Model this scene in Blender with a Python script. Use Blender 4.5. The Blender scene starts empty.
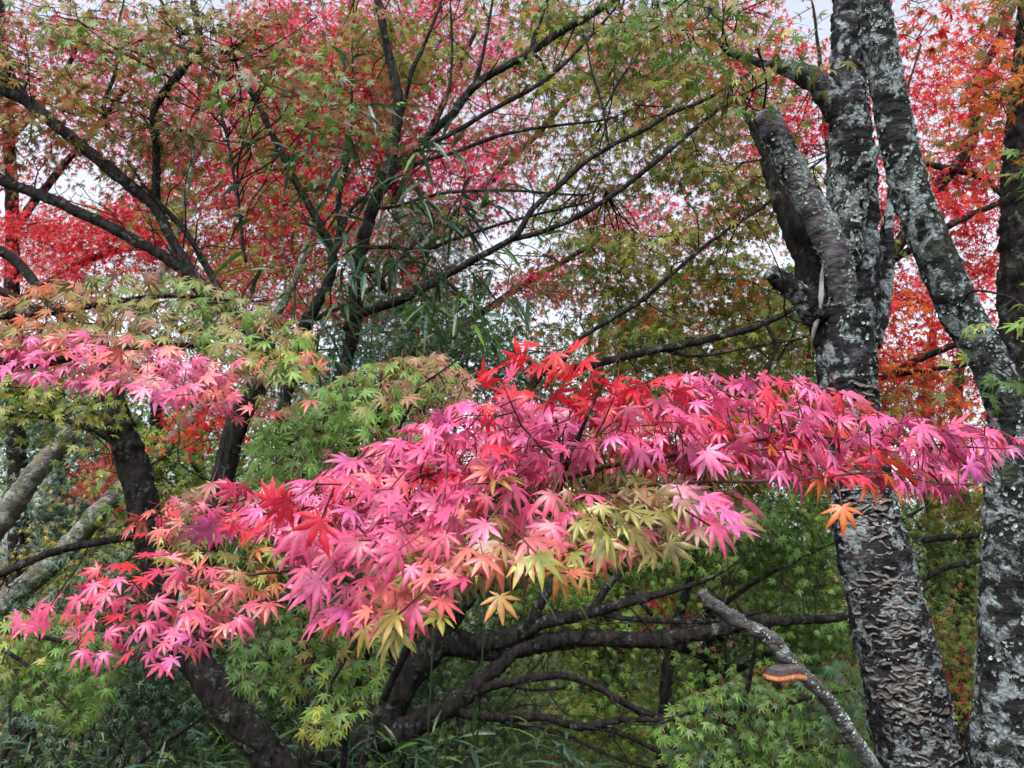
import bpy, math
import numpy as np
from mathutils import Vector

rng = np.random.default_rng(11)
scene = bpy.context.scene
COL = scene.collection

# ------------------------------------------------------------------ camera, sky, sun, exposure
W, H = 1024, 768
HFOV = math.radians(68.0)
F = (W / 2) / math.tan(HFOV / 2)
PITCH = math.radians(14.0)
EYE = np.array([0.0, 0.0, 1.6])
cam_data = bpy.data.cameras.new("camera")
cam_data.sensor_width = 36.0
cam_data.lens = 18.0 / math.tan(HFOV / 2)
cam_data.clip_start = 0.05
cam_data.clip_end = 3000.0
cam_data.dof.use_dof = True
cam_data.dof.focus_distance = 1.45
cam_data.dof.aperture_fstop = 11.0
cam = bpy.data.objects.new("camera", cam_data)
cam.location = EYE
cam.rotation_euler = (math.pi / 2 + PITCH, 0, 0)
COL.objects.link(cam)
scene.camera = cam

SUN_EL, SUN_AZ = math.radians(52), math.radians(200)   # high, behind the camera
world = bpy.data.worlds.new("World")
scene.world = world
world.use_nodes = True
wn, wl = world.node_tree.nodes, world.node_tree.links
wn.clear()
sky = wn.new("ShaderNodeTexSky")
sky.sky_type = 'NISHITA'
sky.sun_disc = False
sky.sun_elevation = SUN_EL
sky.sun_rotation = SUN_AZ
sky.dust_density = 4.0
hsv = wn.new("ShaderNodeHueSaturation")
hsv.inputs['Saturation'].default_value = 0.36          # a white overcast sky
bgn = wn.new("ShaderNodeBackground")
bgn.inputs['Strength'].default_value = 0.15
wo = wn.new("ShaderNodeOutputWorld")
wl.new(sky.outputs[0], hsv.inputs['Color'])
wl.new(hsv.outputs[0], bgn.inputs['Color'])
wl.new(bgn.outputs[0], wo.inputs['Surface'])

sun = bpy.data.lights.new("sun", 'SUN')
sun.energy = 0.7
sun.angle = math.radians(25)
sun.color = (1.0, 0.96, 0.92)
sun_o = bpy.data.objects.new("sun", sun)
sd = Vector((math.sin(SUN_AZ) * math.cos(SUN_EL), math.cos(SUN_AZ) * math.cos(SUN_EL), math.sin(SUN_EL)))
sun_o.rotation_euler = (-sd).to_track_quat('-Z', 'Y').to_euler()
sun_o.location = (0, -3, 12)
COL.objects.link(sun_o)

scene.view_settings.view_transform = 'Standard'
scene.view_settings.look = 'None'
scene.view_settings.gamma = 1.0
scene.view_settings.use_curve_mapping = False
scene.view_settings.exposure = 1.45
scene.render.engine = 'CYCLES'
scene.cycles.use_denoising = True
scene.cycles.max_bounces = 6
scene.cycles.diffuse_bounces = 4
scene.cycles.glossy_bounces = 2
scene.cycles.transmission_bounces = 4
scene.cycles.caustics_reflective = False
scene.cycles.caustics_refractive = False

# ------------------------------------------------------------------ geometry helpers
CP, SP = math.cos(PITCH), math.sin(PITCH)

def P(px, py, d):
    """point of the place seen at picture position px, py, d metres ahead"""
    px, py, d = (np.asarray(v, float) for v in (px, py, d))
    x = (px - W / 2) / F * d
    v = (H / 2 - py) / F * d
    return np.stack([x + 0 * d, d * CP - v * SP, EYE[2] + d * SP + v * CP], -1)

def ground_z(x, y):
    x, y = np.asarray(x, float), np.asarray(y, float)
    z = -0.10 * np.clip(y - 2.5, 0, 9) + 0.05 * np.sin(x * 1.3 + 0.4) * np.sin(y * 0.9)
    z = z + 0.02 * np.clip(y - 40, 0, 300)
    return z + 0.02 * np.sin(3.1 * x) * np.sin(2.7 * y + 1)

def unit(v):
    return v / np.maximum(np.linalg.norm(v, axis=-1, keepdims=True), 1e-9)

def hashn(i, j, k, seed):
    n = (i * 374761393 + j * 668265263 + k * 2147483647 + seed * 974711) & 0x7fffffff
    n = ((n ^ (n >> 13)) * 1274126177) & 0x7fffffff
    return ((n ^ (n >> 16)) & 0xffff) / 65535.0

def vnoise(p, seed=0):
    pi = np.floor(p).astype(np.int64)
    f = p - pi
    f = f * f * (3 - 2 * f)
    i, j, k = pi[..., 0], pi[..., 1], pi[..., 2]
    r = 0
    for a in (0, 1):
        for b in (0, 1):
            for c in (0, 1):
                w = (f[..., 0] if a else 1 - f[..., 0]) * (f[..., 1] if b else 1 - f[..., 1]) * (f[..., 2] if c else 1 - f[..., 2])
                r = r + w * hashn(i + a, j + b, k + c, seed)
    return r * 2 - 1

def mesh_from(name, v, loops, starts, totals, col=None, smooth=False):
    me = bpy.data.meshes.new(name)
    v = np.ascontiguousarray(v, np.float32)
    me.vertices.add(len(v)); me.vertices.foreach_set('co', v.ravel())
    me.loops.add(len(loops)); me.loops.foreach_set('vertex_index', np.ascontiguousarray(loops, np.int32))
    me.polygons.add(len(starts))
    me.polygons.foreach_set('loop_start', np.ascontiguousarray(starts, np.int32))
    me.polygons.foreach_set('loop_total', np.ascontiguousarray(totals, np.int32))
    me.polygons.foreach_set('use_smooth', np.full(len(starts), smooth))
    if col is not None:
        a = me.attributes.new('tint', 'FLOAT_COLOR', 'POINT')
        c = np.ones((len(v), 4), np.float32); c[:, :3] = col
        a.data.foreach_set('color', c.ravel())
    me.update(calc_edges=True)
    return me

class Geo:
    """collects pieces of ONE mesh"""
    def __init__(s): s.v, s.f, s.c, s.n = [], [], [], 0
    def add(s, v, faces, col=None):
        v = np.asarray(v, float).reshape(-1, 3)
        for fa in faces:                      # each fa: (m, k) index array
            s.f.append(np.asarray(fa, np.int64) + s.n)
        s.v.append(v)
        s.c.append(np.broadcast_to(np.asarray(col if col is not None else (1, 1, 1), float), v.shape))
        s.n += len(v)
    def mesh(s, name, base, smooth):
        v = np.concatenate(s.v) - np.asarray(base)
        loops, totals = [], []
        for fa in s.f:
            loops.append(fa.ravel()); totals.append(np.full(len(fa), fa.shape[1]))
        totals = np.concatenate(totals)
        starts = np.concatenate([[0], np.cumsum(totals)[:-1]])
        return mesh_from(name, v, np.concatenate(loops), starts, totals, np.concatenate(s.c), smooth)

def tag(o, label=None, cat=None, group=None, kind=None):
    for k, val in (('label', label), ('category', cat), ('group', group), ('kind', kind)):
        if val: o[k] = val
    return o

def thing(name, loc, label, cat, group=None, kind=None):
    o = bpy.data.objects.new(name, None)
    o.empty_display_size = 0.1
    o.location = loc
    COL.objects.link(o)
    return tag(o, label, cat, group, kind)

def part(name, geo, mat, parent, label=None, smooth=False, kind=None):
    root = parent
    base = np.zeros(3)
    q = parent
    while q is not None:
        base += np.array(q.location); q = q.parent
    o = bpy.data.objects.new(name, geo.mesh(name, base, smooth))
    o.data.materials.append(mat)
    o.parent = parent
    COL.objects.link(o)
    return tag(o, label, kind=kind)

def alone(name, geo, mat, loc=(0, 0, 0), smooth=False):
    o = bpy.data.objects.new(name, geo.mesh(name, loc, smooth))
    o.data.materials.append(mat)
    o.location = loc
    COL.objects.link(o)
    return o

def spline(pts, rad, step):
    pts, rad = np.asarray(pts, float), np.asarray(rad, float)
    n = len(pts)
    ext = np.vstack([2 * pts[0] - pts[1], pts, 2 * pts[-1] - pts[-2]])
    out, ro = [], []
    for i in range(n - 1):
        p0, p1, p2, p3 = ext[i:i + 4]
        L = np.linalg.norm(p2 - p1)
        m = max(1, int(math.ceil(L / step)))
        t = (np.arange(m) / m)[:, None]
        out.append(0.5 * (2 * p1 + (p2 - p0) * t + (2 * p0 - 5 * p1 + 4 * p2 - p3) * t ** 2 + (3 * p1 - p0 - 3 * p2 + p3) * t ** 3))
        ro.append(rad[i] + (rad[i + 1] - rad[i]) * t[:, 0])
    out.append(pts[-1:]); ro.append(rad[-1:])
    return np.concatenate(out), np.concatenate(ro)

def tube(geo, pts, rad, seg=8, step=0.05, rough=0.0, fine=0.0, cap=True, seed=0, wander=0.0):
    c, r = spline(pts, rad, step)
    if wander:
        k = np.stack([vnoise(c * 4.0 + 7 * a, seed + a) for a in range(3)], -1)
        e = np.minimum(np.arange(len(c)), np.arange(len(c))[::-1]) / 3.0
        c = c + k * wander * np.clip(e, 0, 1)[:, None]
    n = len(c)
    t = unit(np.gradient(c, axis=0))
    a = np.array([0.31, 0.2, 0.93]) if abs(t[0, 2]) < 0.8 else np.array([1.0, 0.1, 0])
    u = np.zeros_like(c)
    cur = unit(a - t[0] * (a @ t[0]))
    for i in range(n):
        cur = cur - t[i] * (cur @ t[i]); cur = cur / (np.linalg.norm(cur) + 1e-12); u[i] = cur
    w = np.cross(t, u)
    th = np.arange(seg) / seg * 2 * np.pi
    d = np.cos(th)[None, :, None] * u[:, None] + np.sin(th)[None, :, None] * w[:, None]
    rr = np.broadcast_to(r[:, None], (n, seg)).copy()
    p = c[:, None] + d * rr[..., None]
    if rough:
        rr = rr * (1 + rough * vnoise(p / np.maximum(r[:, None, None] * 1.6, 0.01), seed) + 0.5 * rough * vnoise(p / np.maximum(r[:, None, None] * 0.6, 0.006), seed + 5))
    if fine:
        q = p * np.array([55, 55, 75.0])
        rr = rr + fine * (vnoise(q, seed + 9) + 0.6 * vnoise(q * 2.3, seed + 10))
    p = c[:, None] + d * rr[..., None]
    idx = np.arange(n * seg).reshape(n, seg)
    nx = np.roll(idx, -1, axis=1)
    faces = [np.stack([idx[:-1], nx[:-1], nx[1:], idx[1:]], -1).reshape(-1, 4)]
    v = p.reshape(-1, 3)
    if cap:
        v = np.vstack([v, c[0] - t[0] * r[0] * 0.2, c[-1] + t[-1] * r[-1] * 0.25])
        a0, a1 = n * seg, n * seg + 1
        faces.append(np.stack([nx[0], idx[0], np.full(seg, a0)], -1))
        faces.append(np.stack([idx[-1], nx[-1], np.full(seg, a1)], -1))
    geo.add(v, faces)
    return c, r

# ------------------------------------------------------------------ leaves
def leaf_template(kind, r):
    """unit maple leaf: x sideways, y to the tip of the middle lobe, z up; w runs 0 at the stalk to 1 at the tips"""
    if kind == 'hi':
        ang = np.radians([0, 36, -36, 74, -74, 116, -116]) + r.normal(0, 0.05, 7)
        ln = np.array([1.0, 0.95, 0.95, 0.76, 0.76, 0.40, 0.40]) * r.uniform(0.88, 1.08, 7)
    elif kind == 'mid':
        ang = np.radians([0, 38, -38, 78, -78, 125, -125]) + r.normal(0, 0.05, 7)
        ln = np.array([1.0, 0.93, 0.93, 0.7, 0.7, 0.38, 0.38]) * r.uniform(0.85, 1.1, 7)
    else:
        ang = np.radians([0, 48, -48, 98, -98]) + r.normal(0, 0.07, 5)
        ln = np.array([1.0, 0.92, 0.92, 0.62, 0.62]) * r.uniform(0.85, 1.1, 5)
    o = np.argsort(ang); ang, ln = ang[o], ln[o]
    m = len(ang)
    notch_a = np.concatenate([[ang[0] - 0.5], (ang[1:] + ang[:-1]) / 2, [ang[-1] + 0.5]])
    notch_r = np.concatenate([[0.16], (0.24 if kind == 'hi' else 0.28) * np.minimum(ln[1:], ln[:-1]) + 0.02, [0.16]])
    def pol(a, rad): return np.array([math.sin(a) * rad, math.cos(a) * rad, 0.0])
    V, Wt = [np.zeros(3)], [0.0]
    mids, rims = [], []
    nid = []
    for a, rad in zip(notch_a, notch_r):
        nid.append(len(V)); V.append(pol(a, rad)); Wt.append(0.25)
    tris, quads = [], []
    for i in range(m):
        a, L = ang[i], ln[i]
        t = pol(a, 1.0); s = np.array([t[1], -t[0], 0])
        nl, nr = nid[i], nid[i + 1]
        if kind == 'lo':
            k = len(V); V.append(t * L); Wt.append(1.0)
            quads.append((0, nr, k, nl)); continue
        if kind == 'mid':
            k = len(V)
            V += [t * L * 0.55 - s * 0.12 * L, t * L * 0.55 + s * 0.12 * L, t * L]; Wt += [0.5, 0.5, 1.0]
            quads.append((0, nr, k + 1, k)); tris += [(0, k, nl), (k, k + 1, k + 2)]
            continue
        sway = r.normal(0, 0.04)
        k = len(V)
        up = np.array([0, 0, 0.035 * L])
        m1, m2, tip = t * L * 0.46 + up, t * L * 0.72 + s * sway * 0.5 * L + up * 0.6, t * L + s * sway * L
        w1, w2 = 0.122 * L, 0.08 * L
        mids += [k, k + 3]; rims += [k + 1, k + 2, k + 4, k + 5]
        V += [m1, m1 - up - s * w1, m1 - up + s * w1, m2, m2 - up * 0.6 - s * w2, m2 - up * 0.6 + s * w2, tip]
        Wt += [0.3, 0.55, 0.55, 0.6, 0.8, 0.8, 1.0]
        quads += [(0, k, k + 1, nl), (0, nr, k + 2, k), (k, k + 3, k + 4, k + 1), (k, k + 2, k + 5, k + 3)]
        tris += [(k + 3, k + 6, k + 4), (k + 3, k + 5, k + 6)]
    if kind == 'hi':                           # the stalk
        k = len(V)
        h = 0.018
        V += [np.array([h, 0, -.005]), np.array([-h, 0, -.005]), np.array([0, -0.02, -0.035]),
              np.array([h * .8, -0.9, 0.12]), np.array([-h * .8, -0.9, 0.12]), np.array([0, -0.9, 0.09])]
        Wt += [-1] * 6
        quads += [(k, k + 1, k + 4, k + 3), (k + 1, k + 2, k + 5, k + 4), (k + 2, k, k + 3, k + 5)]
    V = np.array(V)
    rad2 = (V[:, :2] ** 2).sum(1)
    body = np.array(Wt) >= 0
    V[:, 2] += np.where(body, -r.uniform(0.05, 0.42) * rad2 + 0.10 * V[:, 0] * r.normal(0, 1), 0)
    fs = [np.array(quads, np.int64)] if quads else []
    if tris: fs.append(np.array(tris, np.int64))
    vein = np.ones(len(V)); vein[mids] = 1.22; vein[rims] = .9
    return V, np.array(Wt), fs, vein

TEMPL = {k: [leaf_template(k, np.random.default_rng(50 + i)) for i in range(9)] for k in ('hi', 'mid', 'lo')}

def add_leaves(geo, kind, pos, nrm, tip, size, c0, c1):
    """pos: where the stalk meets the blade"""
    if len(pos) == 0: return
    nrm = unit(nrm)
    y = unit(tip - nrm * (tip * nrm).sum(-1, keepdims=True))
    x = np.cross(y, nrm)
    which = rng.integers(0, len(TEMPL[kind]), len(pos))
    for k, (V, wt, fs, vein) in enumerate(TEMPL[kind]):
        s = np.where(which == k)[0]
        if not len(s): continue
        asp = rng.uniform(0.86, 1.1, (len(s), 1, 1))
        bend = rng.uniform(0.3, 2.6, (len(s), 1, 1))
        L = V[None] * size[s][:, None, None]
        co = pos[s][:, None] + L[..., :1] * asp * x[s][:, None] + L[..., 1:2] * y[s][:, None] + L[..., 2:] * bend * nrm[s][:, None]
        ww = np.clip(wt, 0, 1)[None, :, None]
        col = c0[s][:, None] * (1 - ww) + c1[s][:, None] * ww
        col = col * vein[None, :, None]
        st = wt < 0
        col[:, st] = np.array([0.20, 0.035, 0.03])
        off = (np.arange(len(s)) * len(V))[:, None, None]
        geo.add(co.reshape(-1, 3), [(fa[None] + off).reshape(-1, fa.shape[1]) for fa in fs], col.reshape(-1, 3))

C = dict(pink=(.60, .075, .19), mag=(.62, .13, .33), red=(.62, .018, .03), crim=(.45, .02, .07), salm=(.62, .14, .12),
         orange=(.60, .16, .03), brown=(.22, .09, .04), olive=(.20, .175, .04), green=(.085, .165, .028), lgreen=(.145, .27, .05),
         yell=(.52, .36, .10), ygreen=(.30, .32, .06), dgreen=(.045, .09, .03), bgreen=(.045, .10, .065), rust=(.34, .085, .035),
         paleg=(.26, .34, .26), dusty=(.30, .12, .09), coral=(.60, .045, .075))
C = {k: np.array(v) for k, v in C.items()}
def pal(s):
    """'pink3 red1' -> colours and weights"""
    names, ws = [], []
    for w in s.split():
        n = w.rstrip('0123456789.'); names.append(C[n]); ws.append(float(w[len(n):] or 1))
    return np.array(names), np.array(ws) / sum(ws)
def pick(p, n, keep=None):
    cols, ws = p
    return cols[rng.choice(len(ws), n, p=ws)]
def shade(c, s=0.16):
    return np.clip(c * np.exp(rng.normal(0, s, (len(c), 1))) * np.exp(rng.normal(0, 0.06, c.shape)), 0.004, 0.8)

# ------------------------------------------------------------------ materials
def new_mat(name):
    m = bpy.data.materials.new(name); m.use_nodes = True
    n, l = m.node_tree.nodes, m.node_tree.links
    n.clear()
    return m, n, l

def leaf_material(name, rough=0.42, transl=0.38, spec=0.5):
    m, n, l = new_mat(name)
    at = n.new('ShaderNodeAttribute'); at.attribute_name = 'tint'
    tc = n.new('ShaderNodeTexCoord')
    no = n.new('ShaderNodeTexNoise'); no.inputs['Scale'].default_value = 60; no.inputs['Detail'].default_value = 4
    l.new(tc.outputs['Object'], no.inputs['Vector'])
    ra = n.new('ShaderNodeMapRange'); ra.inputs[1].default_value = 0.3; ra.inputs[2].default_value = 0.7
    ra.inputs[3].default_value = 0.62; ra.inputs[4].default_value = 1.22
    l.new(no.outputs['Fac'], ra.inputs[0])
    mu = n.new('ShaderNodeVectorMath'); mu.operation = 'SCALE'
    l.new(at.outputs['Color'], mu.inputs[0]); l.new(ra.outputs[0], mu.inputs['Scale'])
    p = n.new('ShaderNodeBsdfPrincipled')
    p.inputs['Roughness'].default_value = rough
    p.inputs['Specular IOR Level'].default_value = spec
    l.new(mu.outputs[0], p.inputs['Base Color'])
    bu = n.new('ShaderNodeBump'); bu.inputs['Strength'].default_value = 0.25; bu.inputs['Distance'].default_value = 0.004
    l.new(no.outputs['Fac'], bu.inputs['Height']); l.new(bu.outputs[0], p.inputs['Normal'])
    t = n.new('ShaderNodeBsdfTranslucent'); l.new(mu.outputs[0], t.inputs['Color'])
    mx = n.new('ShaderNodeMixShader'); mx.inputs[0].default_value = transl
    l.new(p.outputs[0], mx.inputs[1]); l.new(t.outputs[0], mx.inputs[2])
    o = n.new('ShaderNodeOutputMaterial'); l.new(mx.outputs[0], o.inputs['Surface'])
    return m

def bark_material(name, dark, light, lichen=None, amount=0.5, lscale=9.0, bands=True, rough=0.85, tone=None, tamount=0.3):
    """dark bark with lighter plates; lichen crust where a noise is high"""
    m, n, l = new_mat(name)
    tc = n.new('ShaderNodeTexCoord')
    mp = n.new('ShaderNodeMapping'); mp.inputs['Scale'].default_value = (14, 14, 60) if bands else (40, 40, 12)
    l.new(tc.outputs['Object'], mp.inputs['Vector'])
    n1 = n.new('ShaderNodeTexNoise'); n1.inputs['Scale'].default_value = 1.0; n1.inputs['Detail'].default_value = 6; n1.inputs['Roughness'].default_value = 0.65
    l.new(mp.outputs[0], n1.inputs['Vector'])
    cr = n.new('ShaderNodeValToRGB')
    cr.color_ramp.elements[0].position = 0.38; cr.color_ramp.elements[0].color = (*dark, 1)
    cr.color_ramp.elements[1].position = 0.68; cr.color_ramp.elements[1].color = (*light, 1)
    l.new(n1.outputs['Fac'], cr.inputs[0])
    base = cr.outputs[0]
    height = n1.outputs['Fac']
    def patch(scale, thr, soft, color, var, base, height):
        na = n.new('ShaderNodeTexNoise'); na.inputs['Scale'].default_value = scale; na.inputs['Detail'].default_value = 7; na.inputs['Roughness'].default_value = 0.72
        na.inputs['Distortion'].default_value = 0.4
        l.new(tc.outputs['Object'], na.inputs['Vector'])
        mr = n.new('ShaderNodeMapRange'); mr.inputs[1].default_value = thr; mr.inputs[2].default_value = thr + soft
        l.new(na.outputs['Fac'], mr.inputs[0])
        nb = n.new('ShaderNodeTexNoise'); nb.inputs['Scale'].default_value = 90; nb.inputs['Detail'].default_value = 5
        l.new(tc.outputs['Object'], nb.inputs['Vector'])
        c2 = n.new('ShaderNodeValToRGB')
        c2.color_ramp.elements[0].position = 0.35; c2.color_ramp.elements[0].color = (*var, 1)
        c2.color_ramp.elements[1].position = 0.62; c2.color_ramp.elements[1].color = (*color, 1)
        l.new(nb.outputs['Fac'], c2.inputs[0])
        mx = n.new('ShaderNodeMix'); mx.data_type = 'RGBA'
        l.new(mr.outputs[0], mx.inputs['Factor']); l.new(base, mx.inputs['A']); l.new(c2.outputs[0], mx.inputs['B'])
        ad = n.new('ShaderNodeMath'); ad.operation = 'MULTIPLY_ADD'; ad.inputs[1].default_value = 0.8
        mm = n.new('ShaderNodeMath'); mm.operation = 'MULTIPLY'
        l.new(mr.outputs[0], mm.inputs[0]); l.new(nb.outputs['Fac'], mm.inputs[1])
        l.new(mm.outputs[0], ad.inputs[0]); l.new(height, ad.inputs[2])
        return mx.outputs['Result'], ad.outputs[0]
    if tone is not None:
        base, height = patch(lscale * 0.55, 0.62 - tamount * 0.35, 0.10, tone, tuple(0.55 * c for c in tone), base, height)
    if lichen is not None:
        base, height = patch(lscale, 0.66 - amount * 0.35, 0.05, lichen, tuple(0.45 * c for c in lichen), base, height)
    p = n.new('ShaderNodeBsdfPrincipled'); p.inputs['Roughness'].default_value = rough
    p.inputs['Specular IOR Level'].default_value = 0.14
    l.new(base, p.inputs['Base Color'])
    bu = n.new('ShaderNodeBump'); bu.inputs['Strength'].default_value = 1.0; bu.inputs['Distance'].default_value = 0.022
    l.new(height, bu.inputs['Height']); l.new(bu.outputs[0], p.inputs['Normal'])
    o = n.new('ShaderNodeOutputMaterial'); l.new(p.outputs[0], o.inputs['Surface'])
    return m

def tint_material(name, rough=0.8, spec=0.2, noise=50, bump=0.5):
    m, n, l = new_mat(name)
    at = n.new('ShaderNodeAttribute'); at.attribute_name = 'tint'
    tc = n.new('ShaderNodeTexCoord')
    no = n.new('ShaderNodeTexNoise'); no.inputs['Scale'].default_value = noise; no.inputs['Detail'].default_value = 6
    l.new(tc.outputs['Object'], no.inputs['Vector'])
    ra = n.new('ShaderNodeMapRange'); ra.inputs[1].default_value = 0.3; ra.inputs[2].default_value = 0.7
    ra.inputs[3].default_value = 0.6; ra.inputs[4].default_value = 1.3
    l.new(no.outputs['Fac'], ra.inputs[0])
    mu = n.new('ShaderNodeVectorMath'); mu.operation = 'SCALE'
    l.new(at.outputs['Color'], mu.inputs[0]); l.new(ra.outputs[0], mu.inputs['Scale'])
    p = n.new('ShaderNodeBsdfPrincipled'); p.inputs['Roughness'].default_value = rough; p.inputs['Specular IOR Level'].default_value = spec
    l.new(mu.outputs[0], p.inputs['Base Color'])
    bu = n.new('ShaderNodeBump'); bu.inputs['Strength'].default_value = bump; bu.inputs['Distance'].default_value = 0.004
    l.new(no.outputs['Fac'], bu.inputs['Height']); l.new(bu.outputs[0], p.inputs['Normal'])
    o = n.new('ShaderNodeOutputMaterial'); l.new(p.outputs[0], o.inputs['Surface'])
    return m

LEAF = leaf_material("maple_leaf", 0.36, 0.36, 0.65)
LEAF_GREEN = leaf_material("green_maple_leaf", 0.42, 0.38, 0.4)
LEAF_FAR = leaf_material("canopy_leaf", 0.55, 0.5, 0.3)
LEAF_EVER = leaf_material("evergreen_leaf", 0.34, 0.22, 0.5)
BARK_MAPLE = bark_material("maple_bark", (.004, .0036, .0036), (.034, .029, .028), (.12, .135, .12), 0.32, 16, bands=False)
BARK_TWIG = bark_material("twig_bark", (.012, .009, .009), (.035, .026, .025), bands=False)
BARK_RED = bark_material("young_twig_bark", (.05, .022, .02), (.11, .05, .04), bands=False, rough=0.55)
BARK_CHERRY = bark_material("cherry_bark", (.004, .004, .005), (.032, .030, .034), (.38, .44, .46), 0.44, 15, tone=(.10, .095, .11), tamount=0.3)
BARK_SAWN = bark_material("sawn_limb_bark", (.045, .04, .047), (.25, .235, .265), (.36, .41, .42), 0.42, 12, tone=(.02, .02, .023), tamount=0.3)
BARK_LICHEN = bark_material("lichened_bark", (.005, .0055, .006), (.038, .038, .04), (.36, .42, .44), 0.46, 17, tone=(.055, .068, .05), tamount=0.35)
BARK_GREY = bark_material("grey_mossy_bark", (.07, .065, .06), (.24, .22, .21), (.40, .42, .38), 0.42, 7, tone=(.11, .13, .05), tamount=0.3)
BARK_DEAD = bark_material("dead_wood_bark", (.04, .037, .04), (.18, .165, .175), (.36, .41, .40), 0.42, 14)
WOOD_PALE = bark_material("bare_wood", (.20, .19, .20), (.46, .45, .46), bands=False)
LICHEN = tint_material("lichen_crust", 0.9, 0.1, 120)
FUNGUS = tint_material("bracket_fungus", 0.8, 0.25, 90)
CULM = tint_material("bamboo_culm", 0.5, 0.4, 20, 0.1)

# ------------------------------------------------------------------ ground
gg = Geo()
gx = np.concatenate([np.linspace(-400, -24, 24), np.linspace(-22, 22, 133), np.linspace(24, 400, 24)])
gy = np.concatenate([np.linspace(-60, -6, 10), np.linspace(-5, 26, 110), np.linspace(28, 600, 40)])
GX, GY = np.meshgrid(gx, gy)
GZ = ground_z(GX, GY) + 0.03 * vnoise(np.stack([GX * 2, GY * 2, 0 * GX], -1), 3)
nyy, nxx = GX.shape
gi = np.arange(nyy * nxx).reshape(nyy, nxx)
gg.add(np.stack([GX, GY, GZ], -1).reshape(-1, 3), [np.stack([gi[:-1, :-1], gi[:-1, 1:], gi[1:, 1:], gi[1:, :-1]], -1).reshape(-1, 4)])
GROUND = bark_material("leaf_litter", (.015, .012, .008), (.06, .042, .025), (.04, .055, .018), 0.5, 1.6, bands=False)
tag(alone('ground', gg, GROUND, smooth=True), kind='structure')

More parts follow.
